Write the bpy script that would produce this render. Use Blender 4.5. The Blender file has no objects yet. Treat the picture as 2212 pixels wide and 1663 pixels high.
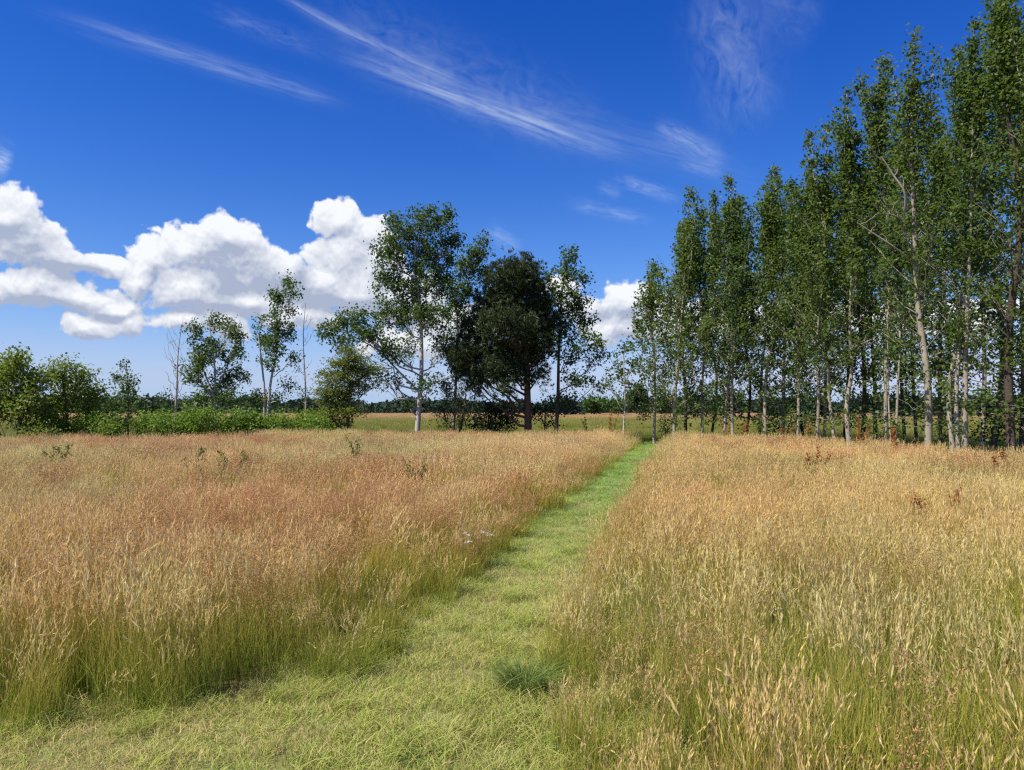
import bpy, math, random
import numpy as np
from mathutils import Vector

rng = np.random.default_rng(7)
random.seed(7)
R = math.radians
scn = bpy.context.scene
col = scn.collection

# ---------------------------------------------------------------- camera geometry
EYE, FPX, CXP, HOR = 1.65, 745.0, 512.0, 410.0      # eye height, focal length (px), centre column, horizon row
K = 1024.0 / 2211.0                                  # sx, sy are image pixels, image 2211 pixels wide


def at(sx, sy, d):
    """image pixel coordinates + distance -> point in metres"""
    return np.array([(sx * K - CXP) * d / FPX, d, EYE + (HOR - sy * K) * d / FPX])


def width(s, d):
    return s * K * d / FPX


# ---------------------------------------------------------------- noise in numpy
_perm = np.random.default_rng(3).random(65536)


def vnoise(x, y, seed=0):
    xi = np.floor(x).astype(np.int64); yi = np.floor(y).astype(np.int64)
    fx = x - xi; fy = y - yi
    fx = fx * fx * (3 - 2 * fx); fy = fy * fy * (3 - 2 * fy)

    def h(a, b):
        return _perm[((a * 73856093) ^ (b * 19349663) ^ (seed * 83492791)) & 65535]
    return (h(xi, yi) * (1 - fx) + h(xi + 1, yi) * fx) * (1 - fy) + (h(xi, yi + 1) * (1 - fx) + h(xi + 1, yi + 1) * fx) * fy


def fbm(x, y, seed=0, o=4):
    s = 0; a = .5; t = 0
    for k in range(o):
        s = s + a * vnoise(x * 2 ** k, y * 2 ** k, seed + k); t += a; a *= .55
    return s / t


# ---------------------------------------------------------------- object helpers
def tag(o, label=None, cat=None, group=None, kind=None):
    if label: o['label'] = label
    if cat: o['category'] = cat
    if group: o['group'] = group
    if kind: o['kind'] = kind
    return o


def empty(name, loc):
    o = bpy.data.objects.new(name, None)
    o.empty_display_size = .3
    o.location = [float(v) for v in loc]
    col.objects.link(o)
    return o


def np_mesh(name, V, Q, tone=None, pcol=None, smooth=False):
    V = np.asarray(V, dtype=np.float32).reshape(-1, 3)
    Q = np.asarray(Q, dtype=np.int32)
    k = Q.shape[1]
    me = bpy.data.meshes.new(name)
    me.vertices.add(len(V)); me.vertices.foreach_set('co', V.ravel())
    me.loops.add(Q.size); me.loops.foreach_set('vertex_index', Q.ravel())
    me.polygons.add(len(Q))
    me.polygons.foreach_set('loop_start', np.arange(0, Q.size, k, dtype=np.int32))
    if smooth:
        me.polygons.foreach_set('use_smooth', np.ones(len(Q), dtype=bool))
    if tone is not None:
        a = me.attributes.new('tone', 'FLOAT', 'FACE')
        a.data.foreach_set('value', np.asarray(tone, dtype=np.float32))
    if pcol is not None:
        a = me.attributes.new('col', 'FLOAT_COLOR', 'POINT')
        c = np.ones((len(V), 4), dtype=np.float32); c[:, :3] = pcol
        a.data.foreach_set('color', c.ravel())
    me.update(calc_edges=True)
    return me


class Geo:
    """collects quads"""
    def __init__(s):
        s.V = []; s.Q = []; s.T = []; s.C = []; s.n = 0

    def add(s, V, Q, tone=None, c=None):
        V = np.asarray(V, dtype=np.float64).reshape(-1, 3); Q = np.asarray(Q)
        s.V.append(V); s.Q.append(Q + s.n); s.n += len(V)
        if tone is not None: s.T.append(np.broadcast_to(tone, (len(Q),)))
        if c is not None: s.C.append(np.broadcast_to(np.asarray(c, dtype=np.float64), (len(V), 3)))

    def tube(s, P, r, sides=6):
        P = np.asarray(P, dtype=np.float64); r = np.broadcast_to(r, (len(P),))
        T = np.gradient(P, axis=0); T /= np.linalg.norm(T, axis=1)[:, None] + 1e-9
        ref = np.array([1., 0, 0]) if abs(T[0, 0]) < .8 else np.array([0, 1., 0])
        A = np.cross(T, ref); A /= np.linalg.norm(A, axis=1)[:, None] + 1e-9
        B = np.cross(T, A)
        th = np.arange(sides) * 2 * math.pi / sides
        ring = P[:, None, :] + r[:, None, None] * (np.cos(th)[None, :, None] * A[:, None, :] + np.sin(th)[None, :, None] * B[:, None, :])
        n = len(P)
        i = np.arange(n - 1)[:, None]; j = np.arange(sides)[None, :]
        a = i * sides + j; b = i * sides + (j + 1) % sides
        s.add(ring.reshape(-1, 3), np.stack([a, b, b + sides, a + sides], -1).reshape(-1, 4), tone=np.random.default_rng(s.n).random())

    def mesh(s, name, smooth=False):
        V = np.concatenate(s.V); Q = np.concatenate(s.Q)
        return np_mesh(name, V, Q, np.concatenate(s.T) if s.T else None, np.concatenate(s.C) if s.C else None, smooth)

    def obj(s, name, mat, parent=None, smooth=False, origin=None):
        if origin is not None:
            s.V = [v - np.asarray(origin) for v in s.V]
        me = s.mesh(name, smooth)
        o = bpy.data.objects.new(name, me)
        me.materials.append(mat)
        col.objects.link(o)
        if parent: o.parent = parent
        return o


def unit(v):
    return v / (np.linalg.norm(v, axis=-1, keepdims=True) + 1e-9)


def leaves(g, C, L, W, up=.5, axis=None, spread=1.0, fold=.15, clump_tone=None, g_rng=rng):
    """one folded diamond per centre"""
    n = len(C)
    a = unit(g_rng.normal(size=(n, 3)) * spread + (0 if axis is None else axis))
    nn = g_rng.normal(size=(n, 3)); nn[:, 2] = np.abs(nn[:, 2]) + up
    sd = unit(np.cross(a, nn)); nn = np.cross(sd, a)
    l = L * g_rng.uniform(.65, 1.25, n)[:, None]; w = W * g_rng.uniform(.65, 1.2, n)[:, None]
    V = np.stack([C - a * l * .5, C + sd * w * .5 + nn * w * fold - a * l * .08, C + a * l * .5, C - sd * w * .5 + nn * w * fold - a * l * .08], 1)
    t = g_rng.random(n) * .6 + (.2 if clump_tone is None else clump_tone * .4)
    g.add(V.reshape(-1, 3), np.arange(4 * n).reshape(n, 4), tone=t)


# ---------------------------------------------------------------- materials
def new_mat(name):
    m = bpy.data.materials.new(name); m.use_nodes = True
    nt = m.node_tree; nt.nodes.clear()
    return m, nt, nt.nodes.new('ShaderNodeOutputMaterial')


def N(nt, typ, **kw):
    n = nt.nodes.new(typ)
    for k, v in kw.items():
        if k.startswith('i_'):
            key = k[2:]
            n.inputs[int(key) if key.isdigit() else key].default_value = v
        else:
            setattr(n, k, v)
    return n


def mixc(nt, fac, a, b, mode='MIX'):
    n = nt.nodes.new('ShaderNodeMix'); n.data_type = 'RGBA'; n.blend_type = mode
    for sock, v in ((n.inputs[0], fac), (n.inputs[6], a), (n.inputs[7], b)):
        if isinstance(v, bpy.types.NodeSocket): nt.links.new(v, sock)
        elif isinstance(v, (tuple, list)): sock.default_value = (*v, 1) if len(v) == 3 else v
        else: sock.default_value = v
    return n.outputs[2]


def leaf_mat(name, dark, light, trans=.35, tcol=None, rough=.45, spec=.35):
    m, nt, out = new_mat(name)
    at_ = N(nt, 'ShaderNodeAttribute', attribute_name='tone')
    c = mixc(nt, at_.outputs['Fac'], dark, light)
    p = N(nt, 'ShaderNodeBsdfPrincipled', i_Roughness=rough)
    p.inputs['Specular IOR Level'].default_value = spec
    nt.links.new(c, p.inputs['Base Color'])
    t = N(nt, 'ShaderNodeBsdfTranslucent')
    tc = mixc(nt, at_.outputs['Fac'], tuple(v * 1.0 for v in (tcol or dark)), tcol or light)
    nt.links.new(tc, t.inputs['Color'])
    mx = N(nt, 'ShaderNodeMixShader', i_Fac=trans)
    nt.links.new(p.outputs[0], mx.inputs[1]); nt.links.new(t.outputs[0], mx.inputs[2])
    nt.links.new(mx.outputs[0], out.inputs[0])
    return m


def bark_mat(name, a, b, dark, scale=6, stretch=.35, patch=.55):
    m, nt, out = new_mat(name)
    tc = N(nt, 'ShaderNodeTexCoord'); mp = N(nt, 'ShaderNodeMapping')
    mp.inputs['Scale'].default_value = (1, 1, stretch)
    nt.links.new(tc.outputs['Object'], mp.inputs[0])
    n1 = N(nt, 'ShaderNodeTexNoise', i_Scale=scale, i_Detail=6.0, i_Roughness=.65)
    n2 = N(nt, 'ShaderNodeTexNoise', i_Scale=scale * 3.1, i_Detail=4.0)
    n3 = N(nt, 'ShaderNodeTexNoise', i_Scale=1.3, i_Detail=3.0)
    mp2 = N(nt, 'ShaderNodeMapping'); mp2.inputs['Scale'].default_value = (1, 1, 2.6)
    nt.links.new(tc.outputs['Object'], mp2.inputs[0])
    nt.links.new(mp.outputs[0], n1.inputs[0]); nt.links.new(mp2.outputs[0], n2.inputs[0]); nt.links.new(tc.outputs['Object'], n3.inputs[0])
    c = mixc(nt, n1.outputs[0], a, b)
    rp = N(nt, 'ShaderNodeMapRange', i_1=patch, i_2=patch + .12)
    nt.links.new(n2.outputs[0], rp.inputs[0])
    c = mixc(nt, rp.outputs[0], c, dark)
    rp3 = N(nt, 'ShaderNodeMapRange', i_1=.5, i_2=.75, i_4=.6)
    nt.links.new(n3.outputs[0], rp3.inputs[0])
    c = mixc(nt, rp3.outputs[0], c, tuple(.6 * v for v in b))
    p = N(nt, 'ShaderNodeBsdfPrincipled', i_Roughness=.85)
    p.inputs['Specular IOR Level'].default_value = .15
    bmp = N(nt, 'ShaderNodeBump', i_Strength=.5, i_Distance=.02)
    nt.links.new(n1.outputs[0], bmp.inputs['Height']); nt.links.new(bmp.outputs[0], p.inputs['Normal'])
    nt.links.new(c, p.inputs['Base Color']); nt.links.new(p.outputs[0], out.inputs[0])
    return m


def grass_mat(name, trans=.38):
    m, nt, out = new_mat(name)
    a = N(nt, 'ShaderNodeAttribute', attribute_name='col')
    t = N(nt, 'ShaderNodeAttribute', attribute_name='tint', attribute_type='INSTANCER')
    c = mixc(nt, 1.0, a.outputs['Color'], t.outputs['Color'], 'MULTIPLY')
    d = N(nt, 'ShaderNodeBsdfDiffuse'); tr = N(nt, 'ShaderNodeBsdfTranslucent'); mx = N(nt, 'ShaderNodeMixShader', i_Fac=trans)
    nt.links.new(c, d.inputs[0]); nt.links.new(c, tr.inputs[0])
    nt.links.new(d.outputs[0], mx.inputs[1]); nt.links.new(tr.outputs[0], mx.inputs[2])
    nt.links.new(mx.outputs[0], out.inputs[0])
    return m


def plain_mat(name, a, b, trans=.3):
    return leaf_mat(name, a, b, trans, b, .7, .15)


M = {}
M['aspen'] = leaf_mat('aspen_leaf', (.032, .060, .017), (.115, .175, .042), .38, (.16, .25, .035), .5, .3)
M['grove'] = leaf_mat('grove_leaf', (.040, .072, .015), (.150, .215, .044), .40, (.20, .30, .04), .5, .3)
M['grove_warm'] = leaf_mat('warm_aspen_leaf', (.044, .076, .016), (.165, .225, .048), .40, (.22, .31, .045), .5, .3)
M['grove_cool'] = leaf_mat('cool_aspen_leaf', (.032, .064, .020), (.115, .185, .055), .38, (.16, .27, .05), .5, .3)
M['pine'] = leaf_mat('pine_needle', (.026, .044, .014), (.085, .112, .034), .15, (.08, .11, .03), .5, .3)
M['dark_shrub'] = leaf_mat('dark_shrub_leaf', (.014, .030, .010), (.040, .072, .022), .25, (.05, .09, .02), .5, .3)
M['larch'] = leaf_mat('feathery_needle', (.080, .110, .018), (.210, .250, .045), .36, (.25, .30, .04), .55, .25)
M['hawthorn'] = leaf_mat('hawthorn_leaf', (.075, .125, .020), (.250, .325, .055), .40, (.30, .39, .05), .5, .3)
M['bramble'] = leaf_mat('bramble_leaf', (.080, .150, .016), (.220, .340, .040), .36, (.25, .38, .035), .5, .3)
M['far'] = leaf_mat('far_leaf', (.026, .048, .030), (.056, .088, .050), .15, (.04, .07, .03), .7, .1)
M['far_green'] = leaf_mat('far_green_leaf', (.050, .110, .035), (.120, .200, .050), .3, (.12, .2, .04), .7, .1)
M['far_blue'] = leaf_mat('far_blue_leaf', (.035, .075, .040), (.070, .125, .060), .3, (.08, .14, .05), .7, .1)
M['aspen_bark'] = bark_mat('aspen_bark', (.56, .51, .43), (.40, .36, .29), (.07, .06, .05), 5, .3, .62)
M['grove_bark'] = bark_mat('grove_bark', (.46, .40, .30), (.28, .235, .165), (.07, .055, .04), 5, .3, .58)
M['dark_bark'] = bark_mat('dark_bark', (.13, .10, .07), (.07, .055, .04), (.03, .024, .02), 7, .25, .55)
M['pine_bark'] = bark_mat('pine_bark', (.20, .11, .07), (.10, .06, .04), (.035, .025, .02), 8, .3, .52)
M['dead_bark'] = bark_mat('dead_bark', (.50, .42, .34), (.34, .28, .22), (.14, .11, .09), 6, .3, .62)
M['grass'] = grass_mat('meadow_grass_blade')
M['dock'] = plain_mat('dock_seed', (.30, .10, .03), (.52, .23, .07))
M['dock_stem'] = plain_mat('dock_stem', (.26, .10, .03), (.30, .16, .05))
M['weed'] = plain_mat('weed_leaf', (.11, .15, .03), (.24, .27, .07))
M['weed_stem'] = plain_mat('weed_stem', (.14, .14, .04), (.22, .2, .06))
M['white'] = plain_mat('white_petal', (.75, .72, .66), (.85, .83, .78))
M['yellow'] = plain_mat('yellow_petal', (.75, .58, .02), (.85, .7, .03))
M['tussock'] = plain_mat('tussock_blade', (.10, .16, .028), (.25, .33, .08))

# ---------------------------------------------------------------- tree builders
G0 = np.array([0, 0, 0])


def curve(a, b, n=5, lift=.15, wob=.06):
    """bent twig from a to b, rising late or early by lift"""
    t = np.linspace(0, 1, n)[:, None]
    L = np.linalg.norm(b - a)
    P = a + (b - a) * t
    P[:, 2] -= (lift * L * np.sin(math.pi * t[:, 0]))
    P[1:-1] += rng.normal(size=(n - 2, 3)) * wob * L
    return P


def trunk_interp(TP, z):
    return np.array([np.interp(z, TP[:, 2], TP[:, 0]), np.interp(z, TP[:, 2], TP[:, 1]), z])


def smooth_path(P, n=14):
    P = np.asarray(P); s = np.linspace(0, len(P) - 1, n)
    out = []
    for u in s:
        i = min(int(u), len(P) - 2); t = u - i
        p0 = P[max(i - 1, 0)]; p1 = P[i]; p2 = P[i + 1]; p3 = P[min(i + 2, len(P) - 1)]
        out.append(.5 * (2 * p1 + (p2 - p0) * t + (2 * p0 - 5 * p1 + 4 * p2 - p3) * t * t + (3 * p1 - p0 - 3 * p2 + p3) * t ** 3))
    return np.array(out)


def clump_leaves(g, c, n, sig, L, W, kind, tone):
    if kind == 'needle':           # brushes of needles set round upturned shoots
        C = c + rng.normal(size=(n, 3)) * sig
        ax = rng.normal(size=(n, 3)) * .55; ax[:, 2] += .8
        C = np.repeat(C, 11, 0); ax = np.repeat(unit(ax), 11, 0)
        a = unit(ax + rng.normal(size=ax.shape) * .62)
        leaves(g, C + a * L * .5, L, W, 0, a, .08, .05, tone)
    elif kind == 'feather':        # drooping sprays
        C = c + rng.normal(size=(n, 3)) * sig * np.array([1.3, 1.3, .55])
        out = np.array([c[0], c[1], 0.]); ax = rng.normal(size=(n, 3)); ax[:, 2] = ax[:, 2] * .3 - .35
        leaves(g, C, L, W, .8, unit(ax) * 1.5, .5, .1, tone)
    else:
        C = c + rng.normal(size=(n, 3)) * sig
        leaves(g, C, L, W, .55, None, 1.0, .18, tone)


def lobe_tree(name, label, cat, d, trunk, lobes, base_r, leaf='aspen', bark='aspen_bark', dens=1.0, L=.135, W=.115, per=30, sig=.155,
              kind='leaf', group=None, parts=('trunk', 'crown'), twig=1.0, extra=(), depth=.85, seed=1, zmin=.3, floor=.05, limbk=.6):
    """a tree or shrub: bent trunk, a limb to each lobe of its crown, twigs to each clump, leaves on the clumps"""
    global rng
    rng = np.random.default_rng(seed)
    TP = np.array([at(x, y, d) for x, y in trunk])
    TP[0, 2] = -.05
    base = np.array([TP[0, 0], TP[0, 1], 0.])
    if len(TP) > 2: TP[1:, 1] += np.cumsum(rng.normal(size=len(TP) - 1) * .12)
    P = smooth_path(TP, 4 * len(TP))
    wood = Geo(); fol = Geo()
    r = np.linspace(base_r, base_r * .22, len(P)); r[0] *= 1.35; r[1] *= 1.08
    wood.tube(P, r, 9)
    for ex in extra:                               # further stems / dead limbs: (points, r0, r1)
        E = np.array([at(x, y, d) for x, y in ex[0]])
        if E[0, 2] < .5: E[0, 2] = -.05
        E[:, 1] += np.linspace(0, 1, len(E)) * rng.uniform(-.6, .6)
        E = smooth_path(E, 4 * len(E)); wood.tube(E, np.linspace(ex[1], ex[2], len(E)), 6)
    zt = P[-1, 2]
    for lb in lobes:
        x, y, rx, ry = lb[:4]; wgt = lb[4] if len(lb) > 4 else 1
        c = at(x, y, d); rx = width(rx, d); ry = width(ry, d); rd = rx * depth
        hd = abs(c[0] - np.interp(c[2], P[:, 2], P[:, 0]))
        c[1] += rng.uniform(-1, 1) * max(rx, 1.0) * depth * .9
        z0 = np.clip(c[2] - limbk * math.hypot(hd, c[1] - d) - ry * .6 - .2, zmin, zt * .97)
        a = trunk_interp(P, z0)
        limb = curve(a, c, 7, .1, .035)
        r0 = np.clip(base_r * .42 * (1 - .6 * z0 / max(zt, .1)), .012, .08) * twig
        wood.tube(limb, np.linspace(r0, .012 * twig, 7), 5)
        n = max(3, int(rx * ry * 44 * wgt * dens * (0.19 / sig) ** .5))
        for k in range(n):
            v = unit(rng.normal(size=3)) * rng.random() ** .42
            p = c + v * np.array([rx, rd, ry])
            if p[2] < floor: p[2] = floor + rng.random() * .2
            i = rng.integers(2, 7)
            if rng.random() < .75:
                tw = curve(limb[i], p, 4, .06, .05)
                wood.tube(tw, np.linspace(.014, .005, 4) * twig, 3)
            tone = rng.random()
            clump_leaves(fol, p, int(per * rng.uniform(.6, 1.35)), sig * rng.uniform(.75, 1.25), L, W, kind, tone)
    root = empty(name, base)
    tag(root, label, cat, group)
    wood.obj(parts[0], M[bark], root, True, base)
    fol.obj(parts[1], M[leaf], root, False, base)
    return root


def spire_tree(name, label, cat, d, bx, top, hw, cb, base_r, mids=(), leaf='grove', bark='grove_bark', n_br=50, per=25, L=.125, W=.108,
               group=None, seed=1, spires=3, extra=(), sparse=1.0, dead=()):
    """an upswept aspen: leader, rising branches that end in leafy spires"""
    global rng
    rng = np.random.default_rng(seed)
    b = at(bx, 900, d); b[2] = 0
    t = at(top[0], top[1], d); h = t[2]
    zc = max(1.4, at(0, cb, d)[2])
    Rr = width(hw, d)
    pts = [b + np.array([0, 0, -.05])]
    for (mx, my) in mids:
        q = at(mx, my, d); q[1] += rng.normal() * .1; pts.append(q)
    if not mids:
        for f in (.25, .5, .75):
            q = b + (t - b) * f; q[:2] += rng.normal(size=2) * .13; pts.append(q)
    t = t.copy(); t[1] += rng.normal() * .2
    pts.append(t)
    P = smooth_path(np.array(pts), 22)
    wood = Geo(); fol = Geo()
    r = base_r * (1 - np.linspace(0, 1, 22)) ** .8 + .012; r[0] *= 1.3
    wood.tube(P, r, 8)
    for ex in extra:
        E = np.array([at(x, y, d) for x, y in ex[0]])
        if E[0, 2] < .8: E[0, 2] = -.05
        E[:, 1] += np.linspace(0, 1, len(E)) * rng.uniform(-.4, .4)
        E = smooth_path(E, 4 * len(E)); wood.tube(E, np.linspace(ex[1], ex[2], len(E)), 6)

    if d < 24: L *= .86; W *= .86; per = int(per * 1.3)

    def leafy(Q, s0, s1, sg0, sg1, dn, step=.30):
        Ltot = np.linalg.norm(np.diff(Q, axis=0), axis=1).sum()
        n = max(2, int(Ltot * (s1 - s0) / step))
        for u in np.linspace(s0, s1, n):
            if rng.random() > dn: continue
            x = u * (len(Q) - 1); i = min(int(x), len(Q) - 2)
            p = Q[i] + (Q[i + 1] - Q[i]) * (x - i)
            sg = sg0 + (sg1 - sg0) * (u - s0) / (s1 - s0)
            p = p + rng.normal(size=3) * sg * .6
            clump_leaves(fol, p, int(per * rng.uniform(.5, 1.4)), sg * rng.uniform(.8, 1.2), L, W, 'leaf', rng.random())
    # the leader
    leafy(P, .74, 1.0, .22, .10, 1, .13)
    leafy(P, .45, .80, .3, .25, .5 * sparse)
    for k in range(n_br):
        f = (k + rng.random()) / n_br
        f = f ** 1.08
        z0 = zc + (h - zc) * f * .90 - .4
        a = trunk_interp(P, max(z0, 1.0))
        prof = np.interp(f, [0, .08, .22, .45, .65, .82, 1], [.7, 1.0, 1.12, .90, .50, .25, .12])
        Ln = Rr * prof * rng.uniform(.5, 1.3) * 1.25
        az = k * 2.4 + rng.normal() * .4
        ang = R(np.interp(f, [0, .3, 1], [66, 50, 24]) + rng.normal() * 7)
        dr = np.array([math.cos(az) * math.sin(ang), math.sin(az) * math.sin(ang), math.cos(ang)])
        s = np.linspace(0, 1, 6)[:, None]
        Q = a + dr * Ln * s + np.array([0, 0, 1.]) * (Ln * .30 * s ** 2.2) + rng.normal(size=(6, 3)) * .03 * Ln * s
        wood.tube(Q, np.linspace(max(.010, base_r * .26 * (1 - f * .8)), .005, 6), 4)
        dn = (.55 if f < .16 else .75 if f < .3 else .9) * sparse * rng.choice([.1, .45, .9, 1, 1])
        leafy(Q, .26, 1.0, .165, .11, dn)
        for q in range(2):                       # side shoots
            i = rng.integers(1, 5); az2 = az + rng.choice([-1, 1]) * rng.uniform(.5, 1.1)
            l2 = Ln * rng.uniform(.3, .5)
            d2 = np.array([math.cos(az2) * .7, math.sin(az2) * .7, .75])
            Q2 = Q[i] + d2 * l2 * np.linspace(0, 1, 4)[:, None]
            wood.tube(Q2, np.linspace(.010, .004, 4), 3)
            leafy(Q2, .3, 1.0, .16, .11, dn * .9)
    for k in range(10):                          # short leafy shoots low on the stem
        a = trunk_interp(P, rng.uniform(.9, max(1.6, zc + .6))); az = rng.random() * 6.28; l2 = rng.uniform(.4, 1.3)
        Q2 = curve(a, a + np.array([math.cos(az) * l2, math.sin(az) * l2, l2 * rng.uniform(-.1, .6)]), 5, .08, .05)
        wood.tube(Q2, np.linspace(.012, .004, 5), 3)
        if rng.random() < .75: leafy(Q2, .4, 1.0, .17, .12, .8)
    for k in range(spires):                      # secondary leaders that stand up beside the top
        f = rng.uniform(.45, .72); az = rng.random() * 6.28
        a = trunk_interp(P, zc + (h - zc) * f)
        e = a + np.array([math.cos(az) * Rr * .55, math.sin(az) * Rr * .55, (h - a[2]) * rng.uniform(.62, .92)])
        Q = curve(a, e, 7, .12, .015)
        wood.tube(Q, np.linspace(.03, .006, 7), 4)
        leafy(Q, .25, 1, .20, .10, 1, .17)
    root = empty(name, b)
    tag(root, label, cat, group)
    wood.obj('trunk', M[bark], root, True, b)
    fol.obj('crown', M[leaf], root, False, b)
    for (dp, r0, r1) in dead:
        g = Geo(); E = np.array([at(x, y, d - .5) for x, y in dp]); E[0, 1] = d
        E = smooth_path(E, 10); g.tube(E, np.linspace(r0, r1, 10), 6)
        for i in (4, 6, 8):
            e2 = E[i] + np.array([rng.normal() * .3, rng.normal() * .2, .35])
            g.tube(curve(E[i], e2, 4, .05, .05), np.linspace(r1 * 1.2, .004, 4), 4)
        tag(g.obj('branch', M['dead_bark'], root, True, b), 'bare pale dead branch')
    return root


def bare_tree(name, label, d, trunk, base_r, nb, spread, group=None, seed=1, leafs=(), up=.9, leaf='aspen'):
    global rng
    rng = np.random.default_rng(seed)
    TP = np.array([at(x, y, d) for x, y in trunk]); TP[0, 2] = -.05
    base = np.array([TP[0, 0], TP[0, 1], 0.])
    P = smooth_path(TP, 18)
    wood = Geo(); wood.tube(P, np.linspace(base_r, .010, 18), 7)
    h = P[-1, 2]
    br = Geo()
    for k in range(nb):
        f = .25 + .7 * (k + rng.random()) / nb
        a = trunk_interp(P, h * f); az = rng.random() * 6.28; l = spread * rng.uniform(.5, 1.1) * (1.15 - f * .7)
        e = a + np.array([math.cos(az) * l * .6, math.sin(az) * l * .6, l * up])
        Q = curve(a, e, 6, .12, .04)
        br.tube(Q, np.linspace(.022 * (1.2 - f), .006, 6), 4)
        for q in range(3):
            i = rng.integers(2, 6)
            e2 = Q[i] + np.array([rng.normal() * .22, rng.normal() * .22, rng.uniform(.15, .55)]) * l * .6
            br.tube(curve(Q[i], e2, 4, .08, .05), np.linspace(.009, .005, 4), 3)
    root = empty(name, base); tag(root, label, 'tree', group)
    wood.obj('trunk', M['dead_bark'], root, True, base)
    br.obj('branches', M['dead_bark'], root, True, base)
    if leafs:
        fol = Geo()
        for (x, y, rx, ry, n) in leafs:
            c = at(x, y, d)
            for k in range(n):
                p = c + unit(rng.normal(size=3)) * rng.random() ** .5 * np.array([width(rx, d), width(rx, d), width(ry, d)])
                clump_leaves(fol, p, 14, .16, .10, .085, 'leaf', rng.random())
        fol.obj('crown', M[leaf], root, False, base)
    return root


# ---------------------------------------------------------------- trees of the middle
lobe_tree('aspen_tree', 'tall broad aspen with a thick pale grey trunk, left of the dark pine', 'tree', 35,
          [(899, 937), (905, 870), (909, 800), (907, 700), (903, 640), (893, 560), (905, 480)],
          [(872, 500, 40, 34), (925, 492, 36, 36), (962, 458, 15, 24, 1.4), (890, 462, 16, 18), (925, 455, 12, 16), (845, 482, 15, 24), (848, 545, 46, 38), (930, 540, 60, 42), (982, 505, 22, 28), (825, 600, 30, 34),
           (898, 605, 70, 42), (960, 600, 34, 40), (850, 665, 60, 40), (918, 680, 60, 40), (770, 692, 48, 24), (716, 706, 32, 22), (735, 738, 46, 18, .8), (800, 720, 40, 28),
           (862, 755, 50, 30, .8), (948, 750, 32, 32, .7), (838, 815, 34, 20, .6), (930, 830, 45, 18, .5), (880, 870, 26, 14, .3)], .135, dens=1.05, seed=11,
          extra=[([(904, 845), (860, 800), (815, 755), (740, 715)], .06, .02), ([(906, 850), (940, 825), (975, 815)], .045, .012), ([(903, 868), (862, 845), (845, 825)], .04, .012)])
lobe_tree('aspen_tree', 'slender aspen right behind the broad one, its crown leaning out to the right', 'tree', 38,
          [(978, 937), (984, 830), (988, 720), (985, 620), (1010, 545)],
          [(1030, 545, 24, 22, 1.5), (1047, 527, 11, 14, 1.8), (1003, 572, 32, 32), (1036, 572, 24, 24), (982, 645, 30, 36), (1008, 632, 26, 30), (1000, 695, 28, 34), (972, 740, 26, 32), (985, 790, 24, 30), (962, 835, 26, 26, .7)],
          .085, dens=.95, seed=12, bark='grove_bark')
lobe_tree('pine_tree', 'dense dark green pine with a domed crown and red brown trunk', 'tree', 36,
          [(1141, 937), (1139, 850), (1136, 760), (1122, 660), (1108, 590)],
          [(1110, 592, 40, 32), (1085, 612, 38, 36), (1140, 602, 34, 36), (1065, 650, 48, 38), (1120, 655, 55, 38), (1165, 650, 30, 40), (1038, 702, 44, 36), (1100, 708, 60, 38), (1160, 705, 40, 38),
           (1018, 752, 40, 34), (1080, 762, 60, 36), (1140, 765, 48, 32), (1180, 735, 22, 34), (1005, 795, 28, 28), (1058, 805, 45, 26), (1108, 808, 34, 22), (1160, 815, 28, 16, .7), (1035, 836, 38, 20, .55), (1088, 840, 34, 16, .4), (1002, 770, 28, 26), (1185, 690, 20, 30)],
          .20, leaf='pine', bark='pine_bark', dens=1.45, per=14, sig=.23, L=.22, W=.034, kind='needle', seed=13, depth=1.0)
lobe_tree('pine_tree', 'small scrubby pine with a reddish leaning trunk, under the left edge of the domed pine', 'tree', 35.3,
          [(987, 937), (1000, 895), (1006, 850)],
          [(985, 852, 38, 26), (955, 885, 26, 26, .9), (990, 895, 32, 24), (1022, 880, 26, 28), (965, 918, 30, 16)],
          .10, leaf='dark_shrub', bark='pine_bark', dens=1.15, per=24, sig=.2, L=.15, W=.05, kind='leaf', seed=14)
lobe_tree('shrub', 'dark rounded shrub on the ground under the domed pine', 'shrub', 36.8,
          [(1062, 935), (1062, 905), (1060, 880)],
          [(1050, 910, 34, 26), (1085, 905, 30, 24), (1062, 880, 30, 20), (1098, 875, 20, 24, .6), (1030, 925, 26, 12)],
          .05, leaf='dark_shrub', bark='dark_bark', dens=1.3, sig=.2, L=.13, W=.10, seed=15, parts=('stems', 'foliage'))
lobe_tree('shrub', 'low dark shrub between the pine trunk and the slim aspen', 'shrub', 39,
          [(1175, 935), (1177, 905), (1180, 880)],
          [(1165, 885, 28, 18), (1200, 875, 28, 18), (1230, 865, 26, 16), (1185, 915, 22, 14, .7)],
          .05, leaf='dark_shrub', bark='dark_bark', dens=1.1, sig=.2, L=.13, W=.10, seed=16, parts=('stems', 'foliage'))
lobe_tree('aspen_tree', 'slim aspen with a dark trunk and airy crown, right of the domed pine', 'tree', 36,
          [(1199, 937), (1205, 860), (1207, 760), (1212, 650), (1224, 560)],
          [(1228, 548, 14, 24, 1.3), (1218, 590, 26, 28), (1252, 602, 24, 20), (1206, 640, 32, 28), (1248, 650, 38, 28), (1213, 700, 38, 32), (1268, 688, 28, 26), (1270, 738, 34, 26, .8), (1228, 760, 38, 26, .8),
           (1282, 780, 28, 22, .7), (1240, 815, 45, 20, .7), (1285, 830, 26, 16, .6), (1215, 866, 34, 14, .5), (1190, 600, 14, 18)], .105, dens=.95, bark='dark_bark', seed=17)
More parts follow.
